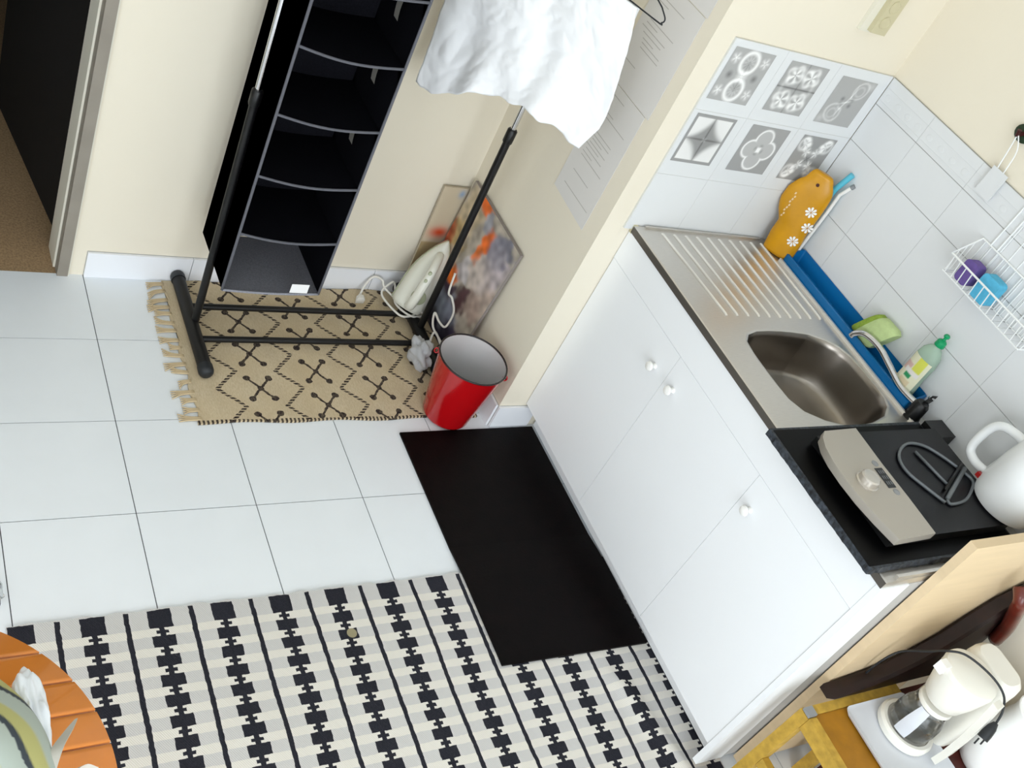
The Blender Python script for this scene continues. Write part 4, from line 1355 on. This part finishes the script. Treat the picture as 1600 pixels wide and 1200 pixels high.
# coffee maker
CX, CY, CZ = 1.610, -2.168, sz + .0105
cm = thing('coffee_maker', 'white drip coffee maker with glass carafe on the tray on the yellow stool', 'coffee maker', (CX, CY, CZ))
bm = lathe((CX, CY, CZ), [(.070, 0), (.076, .004), (.077, .020), (.071, .027), (.062, .027), (.060, .022), (.002, .022)], 40)
link('base', bm, M_COFW, cm, smooth=True)
link('hotplate', lathe((CX, CY, CZ + .0215), [(.059, 0), (.059, .002), (.002, .0022)], 36), M_COFG, cm, smooth=True)
bm = lathe((CX, CY, CZ + .0245), [(.050, 0), (.057, .006), (.060, .03), (.058, .06), (.048, .09), (.042, .105)], 36, cap=False)
bmesh.ops.solidify(bm, geom=bm.faces[:], thickness=.002)
cf = link('carafe', bm, M_GLASS, cm, smooth='all')
bm = bmesh.new()
loft(bm, [[(CX + r_b * math.cos(a), CY + r_b * math.sin(a), CZ + z_) for a in [math.radians(176 + 34 * i / 12) for i in range(13)]] for z_, r_b in ((.032, .0608), (.0545, .0632), (.0845, .0612), (.1145, .0515), (.128, .0455))], cap=False, closed=False)
link('level_band', bm, M_TRAY, cf, smooth=True)
link('carafe_lid', lathe((CX, CY, CZ + .130), [(.046, 0), (.048, .004), (.046, .014), (.012, .018)], 32), M_COFW, cf, smooth=True)
link('filter_holder', lathe((CX, CY, CZ + .158), [(.046, 0), (.052, .006), (.064, .05), (.070, .085), (.070, .098)], 40), M_COFW, cm, smooth=True)
link('lid', lathe((CX, CY, CZ + .2565), [(.072, 0), (.073, .006), (.069, .016), (.058, .021), (.002, .022)], 40), M_COFW, cm, smooth=True)
link('hinge', B((CX - .080, CX - .056, CY + .026, CY + .050, CZ + .248, CZ + .276)), M_WHITEG, cm, bevel=.004)
# carafe handle, a flat bar on the window side
hx, hy = CX + .030, CY - .090
bm = bmesh.new()
loft(bm, [[(hx + d_ * .35 - .019, hy + d_ * -1, z_), (hx + d_ * .35 + .013, hy + d_ * -1 + .004, z_), (hx + d_ * .35 + .013, hy + d_ * -1 + .022, z_), (hx + d_ * .35 - .019, hy + d_ * -1 + .018, z_)] for d_, z_ in ((.018, CZ + .012), (.020, CZ + .05), (.018, CZ + .12), (.012, CZ + .20), (.004, CZ + .262))])
link('carafe_handle', bm, M_COFW, cf, bevel=.004, smooth=True)
# water tank column
bm = bmesh.new()
tk_ = lambda k, z_: [(CX + .115 + (x_ - CX - .115) * k, CY + .004 + (y_ - CY - .004) * k, z_) for x_, y_ in rrect(CX + .070, CX + .165, CY - .070, CY + .075, .035, 6)]
loft(bm, [tk_(1, CZ), tk_(1, CZ + .24), tk_(.96, CZ + .262), tk_(.80, CZ + .275)])
link('water_tank', bm, M_COFW, cm, smooth=True)
cdp = spline([(1.60, -2.010, .455), (1.575, -2.016, .520), (1.57, -2.020, .58), (1.585, -2.030, .635), (1.58, -2.075, .71), (1.572, -2.10, .755), (1.600, -2.13, .776), (1.640, -2.19, .772), (1.665, -2.235, .752), (1.668, -2.262, .720), (1.655, -2.278, .690)], 6)
cord = link('power_cord', T(cdp, .0030, 7), M_CAPG, cm, smooth='all')
bm = bmesh.new()
A_, B_ = Vector((1.656, -2.276, .694)), Vector((1.628, -2.290, .655))
tube(bm, [A_, A_.lerp(B_, .3), A_.lerp(B_, .7), B_], .012, 10, rfun=lambda t_: .006 + .008 * ss(0, .5, t_))
pl = link('power_plug', bm, M_CAPG, cord, smooth=True)
bm = bmesh.new()
for q in (-.006, .006):
    o_ = Vector((q, -q * .6, q * .4))
    tube(bm, [B_ + o_, B_ + o_ + (B_ - A_).normalized() * .018], .0022, 6)
link('plug_pins', bm, M_CAPG, pl)

# dark leather bag behind the coffee maker
bgm = thing('leather_bag', 'dark brown leather bag between the pale board and the coffee maker', 'bag', (1.76, -2.04, sz))
bm = bmesh.new()
ob = [(1.43, .474), (1.50, .488), (1.57, .505), (1.63, .530), (1.70, .575), (1.76, .64), (1.80, .72), (1.85, .80), (1.935, .86), (1.942, .474)]
rl = []
for yy, k in ((-2.003, .94), (-2.010, 1), (-2.042, 1), (-2.050, .93)):
    rl.append([(1.78 + (x_ - 1.78) * (k if k < 1 else 1), yy, .474 + (z_ - .474) * k) for x_, z_ in ob])
loft(bm, rl)
link('bag_body', bm, M_LEATHER, bgm, smooth=True)
link('bag_strap', T(spline([(1.93, -2.064, .66), (1.885, -2.070, .735), (1.835, -2.072, .80), (1.80, -2.072, .845), (1.77, -2.070, .885), (1.775, -2.045, .905)], 6), .019, 10), M_LEATHR, bgm, smooth='all')

# red-brown low shelf with a white jug
bm = B((1.728, 1.946, -2.55, -2.06, .425, .455), (1.735, 1.765, -2.53, -2.50, 0.001, .426), (1.735, 1.765, -2.11, -2.08, 0.001, .426), (1.912, 1.942, -2.53, -2.50, 0.001, .426), (1.912, 1.942, -2.11, -2.08, 0.001, .426))
sw = thing('red_wood_bench', 'dark red wooden bench top showing between the tray and the white jug', 'bench', (1.84, -2.3, 0))
bm.free()
link('bench_top', B((1.728, 1.946, -2.55, -2.06, .425, .455)), M_REDWOOD, sw, bevel=.004)
for x_, y_ in ((1.735, -2.53), (1.735, -2.11), (1.912, -2.53), (1.912, -2.11)):
    link('leg', B((x_, x_ + .03, y_, y_ + .03, .001, .425)), M_REDWOOD, sw)
jg = thing('white_jug', 'white enamel jug at the frame edge right of the coffee maker', 'jug', (1.845, -2.285, .456))
link('jug_body', lathe((1.845, -2.300, .4555), [(.002, 0), (.068, 0), (.074, .006), (.078, .03), (.080, .08), (.074, .16), (.066, .20), (.070, .23), (.067, .232), (.062, .20), (.002, .19)], 40), M_ENW, jg, smooth=True)
link('jug_handle', T(spline([(1.80, -2.36, .66), (1.775, -2.39, .65), (1.765, -2.40, .60), (1.775, -2.385, .54), (1.79, -2.362, .51)], 5), .008, 10), M_ENW, jg, smooth='all')

# ================================================================== ORANGE TABLE
TX, TY, TZ, TR = -.650, -1.968, .72, .320
tb_ = thing('slatted_table', 'round orange folding table with slatted top in the lower left', 'table', (TX, TY, 0))
g0 = [-1.639 - .0572 * i for i in range(13)]
for i in range(12):
    ya, yb = g0[i] - .0018, g0[i + 1] + .0018
    if ya > TY + TR - .012: ya = TY + TR - .010
    if yb < TY - TR + .012: yb = TY - TR + .012
    if ya - yb < .01: continue
    poly = []
    for q in range(9):
        yy = ya + (yb - ya) * q / 8
        poly.append((TX + math.sqrt(max(0, TR ** 2 - (yy - TY) ** 2)), yy))
    for q in range(8, -1, -1):
        yy = ya + (yb - ya) * q / 8
        poly.append((TX - math.sqrt(max(0, TR ** 2 - (yy - TY) ** 2)), yy))
    bm = bmesh.new()
    prism(bm, poly, 'z', TZ - .018, TZ)
    link('slat', bm, M_TABLE, tb_, bevel=.0075, bseg=3, smooth='all')
for xx in (TX - .15, TX + .15):
    link('cross_batten', B((xx - .015, xx + .015, TY - .26, TY + .26, TZ - .040, TZ - .0185)), M_TABLE, tb_)
for s in (-1, 1):
    for xx in (TX - .17, TX + .17):
        link('leg', T([(xx, TY + s * .22, TZ - .03), (xx, TY - s * .24, .018)], .011, 8), M_TABLE, tb_, smooth=True)

# striped bag and white plastic bag on the table
def stripe(px, py):
    d = math.hypot(px + .66, (py + 2.10) * .9) + .006 * math.sin(py * 40)
    t_ = (d / .058 + .30) % 1.0
    c1, c2 = '#aab4ab', '#b2af72'
    if t_ < .13: return lin('#3b4249')[:3]
    if t_ < .17: return tuple(a + (b - a) * (t_ - .13) / .04 for a, b in zip(lin('#3b4249')[:3], lin(c2)[:3]))
    if t_ < .46: return lin(c2)[:3]
    if t_ < .54: return tuple(a + (b - a) * (t_ - .46) / .08 for a, b in zip(lin(c2)[:3], lin(c1)[:3]))
    return lin(c1)[:3]


sbg = thing('striped_bag', 'grey-green striped cloth bag with dark bands lying on the orange table', 'bag', (-.53, -1.98, TZ))


def sbp(u, v):
    a, b_ = 2 * math.pi * u, math.pi * (v - .5)
    k = 1 + .06 * math.sin(3 * a + 2) + .05 * math.sin(5 * b_ + a)
    return (-.535 + .098 * k * math.cos(b_) * math.cos(a), -1.985 + .175 * k * math.cos(b_) * math.sin(a), TZ + .0715 + .070 * math.sin(b_) * (1 + .12 * math.sin(2 * a)))


grid_attr('cloth', 200, 100, sbp, lambda u, v: stripe(*sbp(u, v)[:2]), M_ATTR, sbg)
for pts in ([(-.452, -2.02, .80), (-.43, -1.97, .815), (-.405, -1.93, .79), (-.388, -1.905, .775)], [(-.45, -2.06, .79), (-.425, -2.01, .80), (-.395, -1.985, .785), (-.37, -1.985, .77)]):
    bm = bmesh.new()
    sp_ = spline(pts, 6)
    rows = []
    for i, p in enumerate(sp_):
        w_ = .014 * (1 - .8 * (i / (len(sp_) - 1)) ** 2)
        rows.append([p + Vector((-.8 * w_, -.6 * w_ * .3, 0)), p + Vector((.8 * w_, .6 * w_ * .3, 0)), p + Vector((.8 * w_, .6 * w_ * .3, .003)), p + Vector((-.8 * w_, -.6 * w_ * .3, .003))])
    loft(bm, rows)
    link('strap', bm, M_STRAP, sbg, smooth=True)
wbg = bmesh.new()
bmesh.ops.create_icosphere(wbg, subdivisions=5, radius=1.0)
for v_ in wbg.verts:
    p = v_.co.copy()
    n_v = mnoise.noise(p * 1.7) * .30 + abs(mnoise.noise(p * 3.2 + Vector((3, 1, 2)))) * .20
    k = .86 + n_v
    v_.co = Vector((-.447 + p.x * .030 * k, -1.905 + p.y * .098 * k, TZ + .044 + max(p.z, -.99) * .042 * (k if p.z > 0 else 1)))
tag(link('plastic_bag', wbg, M_BAGW, smooth='all'), 'crumpled white plastic bag beside the striped bag on the orange table', 'bag')

# clear wrapper on the tiles at the left edge
bm = bmesh.new()
bmesh.ops.create_icosphere(bm, subdivisions=3, radius=1.0)
for v_ in bm.verts:
    p = v_.co.copy()
    k = .8 + mnoise.noise(p * 2.5) * .5
    v_.co = Vector((-.362 + p.x * .022 * k, -1.165 + p.y * .045 * k, .0125 + p.z * .012))
tag(link('clear_wrapper', bm, M_CLEAR, smooth='all'), 'crumpled clear plastic wrapper on the floor tiles at the left edge', 'wrapper')
